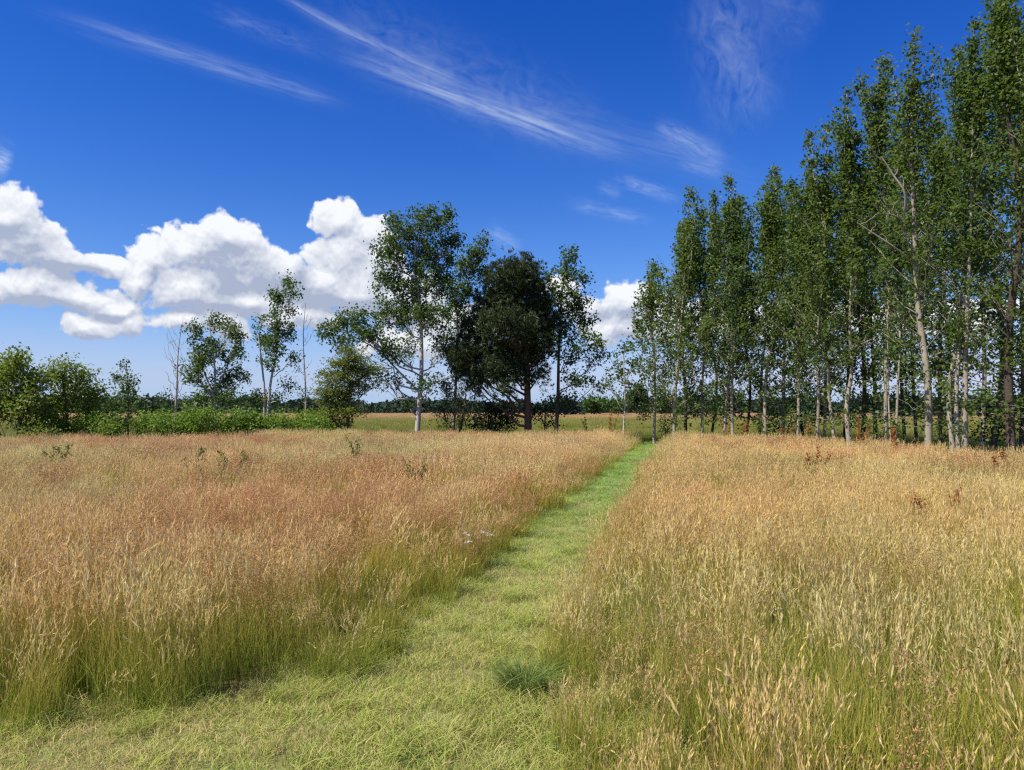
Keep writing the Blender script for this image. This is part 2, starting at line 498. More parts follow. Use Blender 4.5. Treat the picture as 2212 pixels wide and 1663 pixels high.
lobe_tree('aspen_tree', 'young thin aspen with a white stem, standing alone just left of the grove', 'tree', 34,
          [(1344, 937), (1349, 870), (1346, 800), (1343, 745)],
          [(1344, 752, 14, 16), (1338, 795, 26, 20, .8), (1358, 825, 22, 16, .7), (1314, 832, 22, 12, .7), (1368, 790, 16, 18, .7), (1330, 860, 18, 12, .5)], .05, dens=.85, seed=18)
lobe_tree('conifer_tree', 'small feathery yellow green conifer with a dark trunk, left of the broad aspen', 'tree', 32,
          [(752, 935), (753, 880), (757, 820), (766, 755)],
          [(768, 768, 26, 14, 1.2), (748, 790, 38, 18), (785, 795, 36, 18), (718, 818, 30, 20), (762, 818, 46, 18), (705, 850, 28, 20), (742, 850, 34, 18), (795, 835, 28, 14, .7), (703, 885, 30, 20), (740, 885, 26, 16),
           (712, 915, 32, 16), (770, 890, 22, 10, .5)],
          .075, leaf='larch', bark='dark_bark', dens=1.15, per=90, sig=.19, L=.16, W=.055, kind='feather', seed=19, zmin=.2)
bare_tree('bare_tree', 'thin leafless sapling between the leaning poplar and the feathery conifer', 40, [(660, 902), (660, 850), (657, 790), (655, 720), (660, 655)], .055, 11, 1.5, seed=20,
          leafs=[(640, 772, 12, 10, 4), (660, 850, 22, 12, 7), (648, 800, 12, 14, 3)], up=.75)
lobe_tree('poplar_tree', 'two stemmed poplar leaning right, left of the thin leafless sapling', 'tree', 40,
          [(576, 900), (582, 840), (592, 770), (602, 700), (616, 615)],
          [(614, 606, 12, 20, 1.3), (642, 632, 16, 18, 1.1), (606, 645, 20, 26), (632, 668, 14, 14), (588, 695, 30, 26), (558, 725, 20, 24), (602, 745, 22, 32), (618, 715, 18, 24), (585, 780, 24, 20, .8), (625, 765, 14, 22, .7),
           (575, 858, 32, 20, .7), (622, 830, 24, 18, .6)], .085, dens=1.0, seed=21, extra=[([(570, 900), (570, 840), (562, 770), (556, 720)], .07, .03)])
lobe_tree('poplar_tree', 'bushy many branched poplar, left of the leaning two stemmed one', 'tree', 40,
          [(465, 897), (467, 820), (466, 770), (458, 690)],
          [(453, 690, 13, 20, 1.2), (430, 714, 22, 16), (485, 708, 20, 24), (512, 722, 20, 22), (450, 758, 42, 30), (500, 760, 32, 26), (420, 775, 18, 22), (428, 806, 32, 26), (478, 820, 36, 26, .8), (512, 812, 22, 22, .8),
           (438, 848, 28, 22), (490, 858, 34, 18, .8), (540, 862, 28, 18, .9), (410, 865, 20, 16, .8)], .085, dens=1.1, seed=22, extra=[([(466, 850), (485, 800), (510, 740)], .05, .015), ([(465, 860), (440, 800), (425, 730)], .05, .015)])
bare_tree('bare_tree', 'bare pale dead tree with thin upright twigs, left of the bushy poplar', 38, [(376, 895), (382, 830), (384, 770), (392, 700)], .07, 16, 2.0, seed=23, leafs=[(355, 858, 16, 10, 4), (368, 875, 14, 8, 3)], up=1.1)
lobe_tree('small_tree', 'small pointed leafy tree standing alone on the left, right of the hawthorns', 'tree', 36,
          [(276, 890), (273, 835), (268, 790)],
          [(266, 792, 9, 12, 1.2), (260, 818, 15, 14), (284, 826, 18, 16), (268, 850, 26, 15), (300, 858, 17, 14, .8), (274, 880, 38, 12, 1.2), (245, 875, 16, 14)], .05, dens=.95, bark='dark_bark', seed=24)

# hawthorns and low growth on the left
lobe_tree('hawthorn_bush', 'big yellow green hawthorn at the left edge with a spiky top', 'bush', 28,
          [(40, 940), (42, 880), (50, 790)],
          [(55, 778, 26, 16, 1.2), (38, 800, 42, 24), (5, 800, 40, 26), (80, 820, 34, 24), (25, 840, 55, 30), (75, 865, 40, 28), (-50, 815, 60, 34), (10, 885, 60, 26), (-60, 875, 60, 34), (70, 905, 42, 22)],
          .09, leaf='hawthorn', bark='dark_bark', dens=1.2, per=58, sig=.18, L=.115, W=.085, seed=25, parts=('stems', 'foliage'), zmin=.15)
lobe_tree('hawthorn_bush', 'rounded hawthorn beside the spiky big one, towards the small pointed tree', 'bush', 29.5,
          [(150, 940), (150, 880), (152, 800)],
          [(155, 796, 28, 13, 1.2), (130, 818, 34, 24), (178, 815, 28, 22), (150, 850, 52, 28), (188, 850, 22, 20), (120, 880, 38, 24), (175, 885, 32, 20)],
          .08, leaf='hawthorn', bark='dark_bark', dens=1.2, per=58, sig=.18, L=.115, W=.085, seed=26, parts=('stems', 'foliage'), zmin=.15)
bram = 'bramble thickets along the meadow edge'
lobe_tree('bramble_thicket', 'long low bright green bramble thicket in front of the hawthorns', 'thicket', 29.5, [(240, 945), (240, 920), (240, 900)],
          [(x, 915 + 3 * math.sin(x * .9), 30, 19) for x in range(105, 410, 26)], .03, leaf='bramble', bark='dark_bark', dens=1.5, per=50, sig=.17, L=.10, W=.085, seed=27, parts=('stems', 'foliage'), group=bram, zmin=.1, depth=1.2)
lobe_tree('bramble_thicket', 'highest mound of the bramble, below the bushy poplar', 'thicket', 30, [(465, 945), (465, 920), (465, 890)],
          [(x, y, 34, ry) for x, y, ry in ((390, 914, 19), (420, 909, 21), (455, 903, 23), (490, 904, 22), (525, 912, 19), (450, 928, 14), (500, 928, 14), (550, 918, 17))], .03, leaf='bramble', bark='dark_bark', dens=1.5, per=50, sig=.17, L=.10, W=.085, seed=28,
          parts=('stems', 'foliage'), group=bram, zmin=.1, depth=1.2)
lobe_tree('bramble_thicket', 'flat topped bramble patch running up to the feathery conifer', 'thicket', 30.5, [(620, 945), (620, 925), (620, 905)],
          [(x, 917 + 3 * math.sin(x), 28, 18) for x in range(545, 705, 22)], .03, leaf='bramble', bark='dark_bark', dens=1.5, per=50, sig=.17, L=.10, W=.085, seed=29, parts=('stems', 'foliage'), group=bram, zmin=.1, depth=1.2)
lobe_tree('bramble_thicket', 'small loose bramble clump nearest the camera, under the big hawthorn', 'thicket', 26.5, [(105, 950), (105, 930), (105, 915)],
          [(85, 935, 30, 12), (115, 938, 26, 10), (55, 925, 30, 14)], .02, leaf='hawthorn', bark='dark_bark', dens=1.2, sig=.17, L=.09, W=.07, seed=30, parts=('stems', 'foliage'), group=bram, zmin=.1)
for i, (x, y, rx, ry, d, lab) in enumerate(((215, 876, 30, 14, 58, 'low dark bush far behind, between the rounded hawthorn and the small pointed tree'),
                                            (335, 876, 34, 13, 60, 'low dark bush far behind, between the small pointed tree and the dead tree'),
                                            (425, 874, 40, 14, 62, 'low dark bush far behind the bushy poplar'),
                                            (545, 876, 34, 14, 64, 'low dark bush far behind the leaning two stemmed poplar'))):
    lobe_tree('bush', lab, 'bush', d, [(x, 915), (x, 900), (x, 880)], [(x - rx * .5, y + 2, rx * .6, ry), (x + rx * .4, y, rx * .6, ry), (x, y + 14, rx, 10)], .06, leaf='dark_shrub', bark='dark_bark',
              dens=.5, per=40, sig=.32, L=.22, W=.18, seed=40 + i, parts=('stems', 'foliage'), group='bushes in the field behind', zmin=.1)

# ---------------------------------------------------------------- the grove on the right
gr = 'aspens of the grove on the right'
front = [
    # base x, distance, top, half width, crown base row, radius, label, options
    (1412, 35, (1414, 572), 62, 860, .075, 'low wide aspen at the left end of the grove, beside the young white stemmed one', dict(n_br=40, mids=[(1413, 800), (1408, 690)])),
    (1455, 33, (1490, 408), 60, 800, .085, 'pale trunked aspen with the leftmost tall spire of the grove', dict(mids=[(1457, 850), (1466, 740), (1480, 580)])),
    (1517, 34, (1512, 462), 52, 800, .07, 'slim aspen between the leftmost tall spire and the double topped aspen', dict()),
    (1560, 32, (1574, 380), 58, 790, .085, 'double topped aspen rising above its neighbours in the left part of the grove', dict(spires=5)),
    (1583, 31.5, (1606, 440), 46, 760, .075, 'aspen with a clean white lower trunk, second stem of a close pair', dict(mids=[(1581, 850), (1585, 760), (1595, 620)])),
    (1652, 31, (1671, 362), 56, 780, .075, 'aspen with a needle sharp top left of the step up in the skyline', dict()),
    (1722, 30.5, (1712, 392), 52, 780, .07, 'aspen with a low blunt top in the notch before the skyline steps up', dict()),
    (1762, 29.5, (1752, 352), 56, 760, .075, 'aspen whose top just clears the notch in the grove skyline', dict()),
    (1806, 27.5, (1788, 268), 56, 720, .07, 'aspen with a thin crooked pale stem left of the thick wavy trunk', dict(mids=[(1797, 850), (1788, 790), (1770, 730), (1778, 560)])),
    (1836, 27, (1832, 192), 64, 700, .10, 'aspen with a thick wavy pale trunk in the middle of the grove', dict(mids=[(1830, 880), (1842, 800), (1835, 700), (1836, 480)])),
    (1912, 26.5, (1912, 122), 56, 640, .075, 'aspen ending in one narrow spire, left of the highest open crown', dict()),
    (1934, 25, (1945, 440), 42, 640, .04, 'two thin pale sapling stems side by side, left of the straight thick trunk', dict(n_br=22, sparse=.7, extra=[([(1926, 955), (1922, 850), (1925, 720), (1928, 600)], .035, .012)])),
    (2004, 22.5, (1968, 76), 74, 620, .115, 'aspen with a straight thick trunk and bare white branches high in its crown', dict(mids=[(1998, 830), (1985, 650), (1972, 480), (1968, 330)], sparse=.85,
        dead=[([(1970, 470), (1955, 420), (1930, 380), (1905, 340)], .05, .012), ([(1972, 490), (1940, 470), (1915, 460)], .03, .008), ([(1990, 560), (1940, 540), (1880, 500), (1850, 480)], .03, .008)])),
    (2061, 22, (2082, 98), 64, 640, .07, 'aspen with a thin kinked stem close beside the double trunk', dict(mids=[(2055, 850), (2068, 740), (2080, 560)])),
    (2083, 21.5, (2112, 42), 66, 640, .09, 'aspen with a double trunk near the right edge', dict(mids=[(2080, 850), (2088, 700), (2092, 480)], extra=[([(2072, 970), (2066, 860), (2076, 740), (2088, 640)], .07, .04)])),
    (2140, 23, (2160, -10), 60, 620, .085, 'dark stemmed aspen between the double trunk and the last tree in view', dict(bark='dark_bark')),
    (2186, 20.5, (2178, -90), 74, 640, .12, 'dark thick trunked aspen, last whole trunk at the right edge', dict(bark='dark_bark')),
    (2250, 20, (2240, -120), 74, 640, .10, 'aspen at the right border with only its left branches in view', dict()),
]
for i, (bx, d, top, hw, cb, r, lab, kw) in enumerate(front):
    kw.setdefault('leaf', ('grove', 'grove_warm', 'grove_cool')[(i * 7 + i // 3) % 3])
    if i >= 13: kw.setdefault('sparse', .82)
    spire_tree('aspen_tree', lab, 'tree', d, bx, top, hw * (1.22 + .22 * ((i * 5) % 4) / 3 + (.2 if i < 5 else 0)), cb + (70 if d > 25 else 130), r * (.82 if d > 25 else .92), group=gr, seed=100 + i, **kw)
rs = np.random.default_rng(5)
back = [(1480, 38, 490), (1535, 39, 415), (1610, 36, 425), (1640, 39, 420), (1690, 35, 385), (1735, 37, 400), (1780, 33, 400), (1822, 35, 420), (1862, 31, 330), (1890, 34, 380),
        (1955, 29.5, 260), (1980, 32, 330), (2030, 27, 200), (2050, 30, 260), (2120, 26.5, 130), (2205, 26, 80)]
for i, (bx, d, ty) in enumerate(back):
    spire_tree('aspen_tree', 'slim shaded aspen half hidden behind the front row of the grove', 'tree', d, bx, (bx + rs.normal() * 14, ty), 62 * 27 / d + 18, 850 if bx < 1800 else 820, .06 + .03 * rs.random(),
               group='shaded aspens at the back of the grove', seed=200 + i, n_br=38, per=24, L=.13, W=.115, bark='dark_bark' if rs.random() < .55 else 'grove_bark')
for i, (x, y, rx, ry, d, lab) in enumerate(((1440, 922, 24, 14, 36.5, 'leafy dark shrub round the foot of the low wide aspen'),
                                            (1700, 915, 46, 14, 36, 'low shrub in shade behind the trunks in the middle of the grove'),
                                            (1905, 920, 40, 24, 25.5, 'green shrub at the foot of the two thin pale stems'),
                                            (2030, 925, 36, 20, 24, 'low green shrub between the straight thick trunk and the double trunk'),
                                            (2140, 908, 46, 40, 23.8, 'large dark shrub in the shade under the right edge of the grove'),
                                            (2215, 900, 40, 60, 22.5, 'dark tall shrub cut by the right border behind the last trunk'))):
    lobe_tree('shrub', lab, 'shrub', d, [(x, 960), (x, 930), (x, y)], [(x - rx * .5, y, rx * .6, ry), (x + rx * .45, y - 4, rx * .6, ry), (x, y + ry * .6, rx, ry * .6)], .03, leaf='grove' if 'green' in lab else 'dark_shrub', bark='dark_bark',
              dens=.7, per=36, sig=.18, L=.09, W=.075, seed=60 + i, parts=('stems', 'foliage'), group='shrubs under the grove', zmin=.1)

# ---------------------------------------------------------------- far trees
for i, (x, y, rx, ry, d, mt, lab) in enumerate(((1283, 872, 28, 14, 190, 'far_green', 'round bright green far tree, leftmost of the pair left of the grove'),
                                                (1330, 874, 24, 12, 200, 'far_green', 'round bright green far tree beside the taller bluish one'),
                                                (1374, 857, 28, 24, 205, 'far_blue', 'tall bluish green far tree seen left of the grove'),
                                                (1225, 876, 28, 12, 170, 'far', 'dark round far tree seen behind the slim aspen'),
                                                (1440, 872, 36, 18, 220, 'far', 'dark far tree seen between the first grove trunks'))):
    lobe_tree('far_tree', lab, 'tree', d, [(x, 895), (x, 885), (x, y)], [(x - rx * .45, y + ry * .2, rx * .55, ry * .75), (x + rx * .4, y + ry * .2, rx * .6, ry * .75), (x, y - ry * .25, rx * .6, ry * .75), (x, y + ry * .7, rx * .9, ry * .45)],
              .25, leaf=mt, bark='dark_bark', dens=.11, per=46, sig=.75, L=.85, W=.7, seed=80 + i, group='far trees beyond the field', twig=3)
rs2 = np.random.default_rng(66)
for i, x in enumerate(range(1490, 2220, 90)):
    x += rs2.normal() * 14; y = 872 + rs2.normal() * 5; rx = 36; ry = 17
    lobe_tree('far_tree', 'dark far tree glimpsed between the trunks of the grove', 'tree', 120 + rs2.random() * 30, [(x, 900), (x, 890), (x, y)],
              [(x - rx * .45, y + 4, rx * .55, ry * .7), (x + rx * .4, y + 3, rx * .6, ry * .7), (x, y - 7, rx * .6, ry * .75), (x, y + 16, rx, ry * .5)],
              .2, leaf='far', bark='dark_bark', dens=.13, per=44, sig=.6, L=.6, W=.5, seed=700 + i, group='dark far trees behind the grove', twig=2)
g = Geo(); rng = np.random.default_rng(90)
n = 9000
az = rng.uniform(-.98, .98, n); rr = 400 + rng.normal(size=n) * 14
hx = 3.0 + 5.6 * fbm(az * 22, az * 0, 4) + 2.6 * vnoise(az * 90, az * 0, 9) * vnoise(az * 14, az * 0, 15)
z = hx * rng.random(n) ** .85
C = np.stack([np.sin(az) * rr, np.cos(az) * rr, z], 1)
C = np.repeat(C, 6, 0) + rng.normal(size=(n * 6, 3)) * np.array([1.5, 1.5, .55]); C[:, 2] = np.abs(C[:, 2])
leaves(g, C, 2.0, 1.6, .4, None, 1, .15, np.repeat(vnoise(az * 60, z * .3, 3), 6))
tag(g.obj('far_wood', M['far']), 'dark belt of woodland along the horizon', 'wood', kind='stuff')

# ---------------------------------------------------------------- ground
def xl(y):
    return np.where(y < 4.2, np.interp(y, [2.0, 2.9, 3.3, 3.77, 4.06, 4.2], [-12, -7, -4, -2.6, -1.93, -1.03]), -.71 + .228 * (y - 5.6))


def xr(y):
    return np.maximum(.23, -.71 + .228 * (y - 5.6) + 1.08)


def mown(x, y, over=0.0):
    w = (fbm(x * 1.6, y * 1.6, 21) - .5) * .34
    return (x > xl(y) + w - over) & (x < xr(y) + w * .7 + over) & (y < 37)


def meadow_end(x):
    return np.interp(x, [-40, -19, -7, -6, 6.5, 8, 13, 15, 30], [25.5, 28.3, 29.3, 33.5, 33.8, 32.6, 20.3, 18.5, 15])


def strip_mat():
    m, nt, out = new_mat('field_soil')
    tc = N(nt, 'ShaderNodeTexCoord')
    sp = N(nt, 'ShaderNodeSeparateXYZ'); nt.links.new(tc.outputs['Object'], sp.inputs[0])
    n1 = N(nt, 'ShaderNodeTexNoise', i_Scale=.06, i_Detail=5.0); nt.links.new(tc.outputs['Object'], n1.inputs[0])
    n2 = N(nt, 'ShaderNodeTexNoise', i_Scale=7.0, i_Detail=8.0, i_Roughness=.7); nt.links.new(tc.outputs['Object'], n2.inputs[0])
    ad = N(nt, 'ShaderNodeMath', operation='MULTIPLY_ADD', i_1=60.0); nt.links.new(n1.outputs[0], ad.inputs[0]); nt.links.new(sp.outputs[1], ad.inputs[2])
    near = mixc(nt, n2.outputs[0], (.10, .085, .035), (.20, .16, .06))
    green = mixc(nt, n2.outputs[0], (.07, .095, .025), (.15, .165, .05))
    tan = mixc(nt, n2.outputs[0], (.26, .18, .105), (.38, .275, .165))
    r1 = N(nt, 'ShaderNodeMapRange', i_1=62.0, i_2=66.0); nt.links.new(ad.outputs[0], r1.inputs[0])
    r2 = N(nt, 'ShaderNodeMapRange', i_1=128.0, i_2=150.0); nt.links.new(ad.outputs[0], r2.inputs[0])
    c = mixc(nt, r1.outputs[0], near, green); c = mixc(nt, r2.outputs[0], c, tan)
    d = N(nt, 'ShaderNodeBsdfDiffuse'); nt.links.new(c, d.inputs[0])
    bp = N(nt, 'ShaderNodeBump', i_Strength=.6, i_Distance=.1); nt.links.new(n2.outputs[0], bp.inputs['Height']); nt.links.new(bp.outputs[0], d.inputs['Normal'])
    nt.links.new(d.outputs[0], out.inputs[0])
    return m


def path_mat():
    m, nt, out = new_mat('path_thatch')
    tc = N(nt, 'ShaderNodeTexCoord')
    n1 = N(nt, 'ShaderNodeTexNoise', i_Scale=2.2, i_Detail=5.0); nt.links.new(tc.outputs['Object'], n1.inputs[0])
    n2 = N(nt, 'ShaderNodeTexNoise', i_Scale=55.0, i_Detail=6.0, i_Roughness=.75); nt.links.new(tc.outputs['Object'], n2.inputs[0])
    a = mixc(nt, n2.outputs[0], (.13, .13, .04), (.34, .31, .12))
    b = mixc(nt, n2.outputs[0], (.14, .18, .04), (.32, .36, .11))
    rp = N(nt, 'ShaderNodeMapRange', i_1=.42, i_2=.6); nt.links.new(n1.outputs[0], rp.inputs[0])
    c = mixc(nt, rp.outputs[0], a, b)
    d = N(nt, 'ShaderNodeBsdfDiffuse'); nt.links.new(c, d.inputs[0])
    bp = N(nt, 'ShaderNodeBump', i_Strength=.7, i_Distance=.02); nt.links.new(n2.outputs[0], bp.inputs['Height']); nt.links.new(bp.outputs[0], d.inputs['Normal'])
    nt.links.new(d.outputs[0], out.inputs[0])
    return m


g = Geo(); g.add([(-4000, -4000, 0), (4000, -4000, 0), (4000, 6000, 0), (-4000, 6000, 0)], [[0, 1, 2, 3]])
tag(g.obj('ground', strip_mat()), kind='structure')
ys = np.concatenate([np.linspace(-2, 2, 3), np.linspace(2.2, 5, 22), np.linspace(5.3, 36.5, 90)])
A = np.stack([xl(ys), ys, ys * 0 + .004], 1); B = np.stack([xr(ys), ys, ys * 0 + .004], 1)
V = np.concatenate([A, B]); i = np.arange(len(ys) - 1); nn_ = len(ys)
g = Geo(); g.add(V, np.stack([i, i + nn_, i + nn_ + 1, i + 1], 1))
tag(g.obj('path', path_mat()), kind='structure')

# ---------------------------------------------------------------- grass clumps (source meshes for the stuff objects)
src = {}


def ribbon(g, P, w, side, cols):
    """tapering strip"""
    n = len(P)
    wv = (w * np.linspace(1, .25, n))[:, None] * side
    V = np.stack([P - wv, P + wv], 1).reshape(-1, 3)
    i = np.arange(n - 1) * 2
    g.add(V, np.stack([i, i + 1, i + 3, i + 2], 1), c=np.repeat(cols, 2, 0))


def diamonds(g, C, A, S, L, W, colr):
    n = len(C)
    V = np.stack([C, C + A * L[:, None] * .45 + S * W[:, None] * .5, C + A * L[:, None], C + A * L[:, None] * .45 - S * W[:, None] * .5], 1)
    g.add(V.reshape(-1, 3), np.arange(4 * n).reshape(n, 4), c=np.repeat(colr, 4, 0))


def lerp3(stops, t):
    ts = [s[0] for s in stops]
    return np.stack([np.interp(t, ts, [s[1][k] for s in stops]) for k in range(3)], -1)


FOG = [(0, (.14, .21, .03)), (.4, (.30, .31, .06)), (.7, (.46, .37, .11)), (1, (.56, .42, .17))]
BENT = [(0, (.14, .20, .03)), (.5, (.32, .29, .06)), (.75, (.44, .29, .10)), (1, (.46, .27, .12))]
BLADE = [(0, (.16, .25, .03)), (.6, (.35, .38, .05)), (1, (.50, .44, .10))]


def clump(kind, ns, nb, h, rad, wm, seed):
    r = np.random.default_rng(seed); g = Geo()
    wind = np.array([.18, .05, 0])
    for k in range(nb):
        a = r.random() * 6.28; q = rad * math.sqrt(r.random())
        b = np.array([math.cos(a) * q, math.sin(a) * q, 0]); hh = h * r.uniform(.4, .88)
        ld = unit(r.normal(size=3) * np.array([1, 1, 0])); bend = r.uniform(.05, .5) * hh
        t = np.linspace(0, 1, 4)[:, None]
        P = b + np.array([0, 0, 1.]) * hh * (t - .22 * t ** 3 * (bend / hh)) + ld * bend * t ** 2
        th = r.random() * 3.14; side = np.array([math.cos(th), math.sin(th), 0])
        c = lerp3(BLADE, t[:, 0]) * r.uniform(.75, 1.25)
        if r.random() < .25: c = c * .4 + np.array([.40, .30, .12]) * .6
        ribbon(g, P, .0021 * wm, side, c)
    for k in range(ns):
        a = r.random() * 6.28; q = rad * math.sqrt(r.random())
        b = np.array([math.cos(a) * q, math.sin(a) * q, 0]); hh = h * r.uniform(.72, 1.12)
        ld = r.normal(size=3) * np.array([.5, .5, 0]) + wind; bend = r.uniform(.05, .32) * hh
        t = np.linspace(0, 1, 5)[:, None]
        P = b + np.array([0, 0, 1.]) * hh * t + ld * bend * t ** 2.2
        th = r.random() * 3.14; side = np.array([math.cos(th), math.sin(th), 0])
        var = r.uniform(.8, 1.2)
        ribbon(g, P, .0015 * wm, side, lerp3(FOG if kind != 'bent' else BENT, t[:, 0] * .95) * var)
        tip = P[-1]; ax = unit(unit(P[-1] - P[-2]) + np.array([r.normal() * .10, r.normal() * .10, 0]))
        if r.random() < .07: ax = unit(ax + np.array([r.normal(), r.normal(), -.4]) * .9)      # nodding heads
        if kind == 'fog':
            m = 9; Lh = r.uniform(.06, .11); rd = r.uniform(.0015, .0035) * math.sqrt(wm)
            u = np.linspace(0, 1, m); dd = unit(r.normal(size=(m, 3)))
            C = tip + ax * (u * Lh)[:, None] + dd * (rd * np.sin(u * 2.7 + .25))[:, None]
            A_ = unit(ax + dd * .16); S = unit(np.cross(A_, r.normal(size=(m, 3))))
            base = np.array([.72, .55, .235]) if r.random() < .65 else np.array([.77, .61, .33])
            diamonds(g, C, A_, S, np.full(m, .030) * r.uniform(.8, 1.2, m), np.full(m, .0043 * math.sqrt(wm)), base * var * r.uniform(.8, 1.15, (m, 1)))
        elif kind == 'bent':
            m = 20; Lh = r.uniform(.10, .16)
            u = r.random(m); dd = unit(r.normal(size=(m, 3)) * np.array([1, 1, .3]))
            C = tip - ax * .03 + ax * (u * Lh)[:, None] + dd * (.030 * (1 - u) * (r.random(m) ** .6) + .003)[:, None]
            A_ = unit(ax + dd); S = unit(np.cross(A_, r.normal(size=(m, 3))))
            diamonds(g, C, A_, S, np.full(m, .013 * math.sqrt(wm)), np.full(m, .0048 * wm), np.array([.48, .30, .15]) * var * r.uniform(.75, 1.25, (m, 1)))
        elif kind == 'gold':
            m = 14; Lh = r.uniform(.08, .13); rd = .004
            u = np.linspace(0, 1, m); dd = unit(r.normal(size=(m, 3)))
            C = tip + ax * (u * Lh)[:, None] + dd * .002
            A_ = unit(ax + dd * .12); S = unit(np.cross(A_, r.normal(size=(m, 3))))
            diamonds(g, C, A_, S, np.full(m, .030), np.full(m, .0062 * math.sqrt(wm)), np.array([.62, .48, .20]) * var * r.uniform(.85, 1.1, (m, 1)))
    return g.mesh('grass_clump')


def turf(nb, h, rad, wm, seed, straw=.35):
    r = np.random.default_rng(seed); g = Geo()
    for k in range(nb):
        a = r.random() * 6.28; q = rad * math.sqrt(r.random())
        b = np.array([math.cos(a) * q, math.sin(a) * q, 0]); hh = h * r.uniform(.35, 1.15)
        ld = unit(r.normal(size=3) * np.array([1, 1, 0])); bend = r.uniform(.2, 1.5) * hh
        t = np.linspace(0, 1, 4)[:, None]
        P = b + np.array([0, 0, 1.]) * hh * (t - .25 * t ** 3) + ld * bend * t ** 1.7
        th = r.random() * 3.14; side = np.array([math.cos(th), math.sin(th), 0])
        if r.random() < straw: c = np.array([.62, .53, .26]) * r.uniform(.65, 1.15) * np.ones((4, 1))
        else: c = lerp3([(0, (.28, .35, .065)), (1, (.48, .56, .15))], t[:, 0]) * r.uniform(.7, 1.25)
        ribbon(g, P, .0021 * wm, side, c)
    return g.mesh('turf_clump')


def make_collection(name, meshes):
    c = bpy.data.collections.new(name)
    for i, me in enumerate(meshes):
        me.materials.append(M['grass'])
        c.objects.link(bpy.data.objects.new('%s_%02d' % (name, i), me))
    return c


NEAR = make_collection('near_clumps',
                       [clump('fog', 33, 50, .56, .14, 1.0, 300 + i) for i in range(4)] + [clump('bent', 32, 50, .56, .14, 1.0, 310 + i) for i in range(3)] +
                       [clump('gold', 6, 56, .58, .14, 1.0, 320 + i) for i in range(2)] + [clump('none', 5, 95, .5, .14, 1.15, 330 + i) for i in range(2)])
FAR = make_collection('mid_clumps',
                      [clump('fog', 22, 20, .56, .20, 2.1, 340 + i) for i in range(4)] + [clump('bent', 22, 20, .56, .20, 2.1, 350 + i) for i in range(3)] +
                      [clump('gold', 8, 28, .58, .20, 2.1, 360 + i) for i in range(2)] + [clump('none', 5, 48, .5, .20, 2.4, 370 + i) for i in range(2)])
TURF = make_collection('turf_clumps', [turf(85, .055, .11, 1.0, 380 + i, .30) for i in range(4)] + [turf(70, .05, .12, 1.0, 390 + i, .62) for i in range(2)] + [turf(60, .11, .09, 1.2, 395 + i, .12) for i in range(2)])


def scatter_nodes():
    ng = bpy.data.node_groups.new('grass_scatter', 'GeometryNodeTree')
    ng.interface.new_socket('Geometry', in_out='INPUT', socket_type='NodeSocketGeometry')
    ng.interface.new_socket('Source', in_out='INPUT', socket_type='NodeSocketCollection')
    ng.interface.new_socket('Geometry', in_out='OUTPUT', socket_type='NodeSocketGeometry')
    nd = ng.nodes; i = nd.new('NodeGroupInput'); o = nd.new('NodeGroupOutput')
    ci = nd.new('GeometryNodeCollectionInfo'); ci.inputs['Separate Children'].default_value = True; ci.inputs['Reset Children'].default_value = True
    ip = nd.new('GeometryNodeInstanceOnPoints'); ip.inputs['Pick Instance'].default_value = True

    def na(nm, t):
        a = nd.new('GeometryNodeInputNamedAttribute'); a.data_type = t; a.inputs['Name'].default_value = nm
        return a.outputs['Attribute']
    L = ng.links.new
    L(i.outputs['Geometry'], ip.inputs['Points']); L(i.outputs['Source'], ci.inputs['Collection']); L(ci.outputs[0], ip.inputs['Instance'])
    L(na('pick', 'INT'), ip.inputs['Instance Index'])
    er = nd.new('FunctionNodeEulerToRotation'); L(na('rot', 'FLOAT_VECTOR'), er.inputs[0]); L(er.outputs[0], ip.inputs['Rotation'])
    L(na('size', 'FLOAT_VECTOR'), ip.inputs['Scale'])
    L(ip.outputs[0], o.inputs[0])
    return ng


SCATTER = scatter_nodes()


def scatter(name, label, source, X, Y, pick, size, tint, lean=.08, cat='grass', z=0.0):
    n = len(X)
    me = bpy.data.meshes.new(name); me.vertices.add(n)
    me.vertices.foreach_set('co', np.stack([X, Y, np.zeros(n) + z], 1).astype(np.float32).ravel())
    r = np.random.default_rng(n)
    rot = np.stack([r.normal(size=n) * lean, r.normal(size=n) * lean, r.random(n) * .9 - .45 + (r.random(n) < .3) * r.random(n) * 6], 1)
    if name == 'tall_grass':                      # patches blown over different ways
        k = np.clip((fbm(X * .55, Y * .45, 111) - .42) * 4, .15, 1)
        rot[:, 0] += (fbm(X * .9, Y * .8, 113) - .5) * 1.3 * k; rot[:, 1] += (fbm(X * .9, Y * .8, 117) - .42) * 1.3 * k
    for nm, ty, v, key in (('pick', 'INT', pick.astype(np.int32), 'value'), ('rot', 'FLOAT_VECTOR', rot.astype(np.float32), 'vector'),
                           ('size', 'FLOAT_VECTOR', size.astype(np.float32), 'vector')):
        a = me.attributes.new(nm, ty, 'POINT'); a.data.foreach_set(key, v.ravel())
    a = me.attributes.new('tint', 'FLOAT_COLOR', 'POINT')
    t4 = np.ones((n, 4), dtype=np.float32); t4[:, :3] = tint; a.data.foreach_set('color', t4.ravel())
    o = bpy.data.objects.new(name, me); col.objects.link(o)
    md = o.modifiers.new('scatter', 'NODES'); md.node_group = SCATTER
    md[[s.identifier for s in SCATTER.interface.items_tree if s.name == 'Source'][0]] = source
    return tag(o, label, cat, kind='stuff')


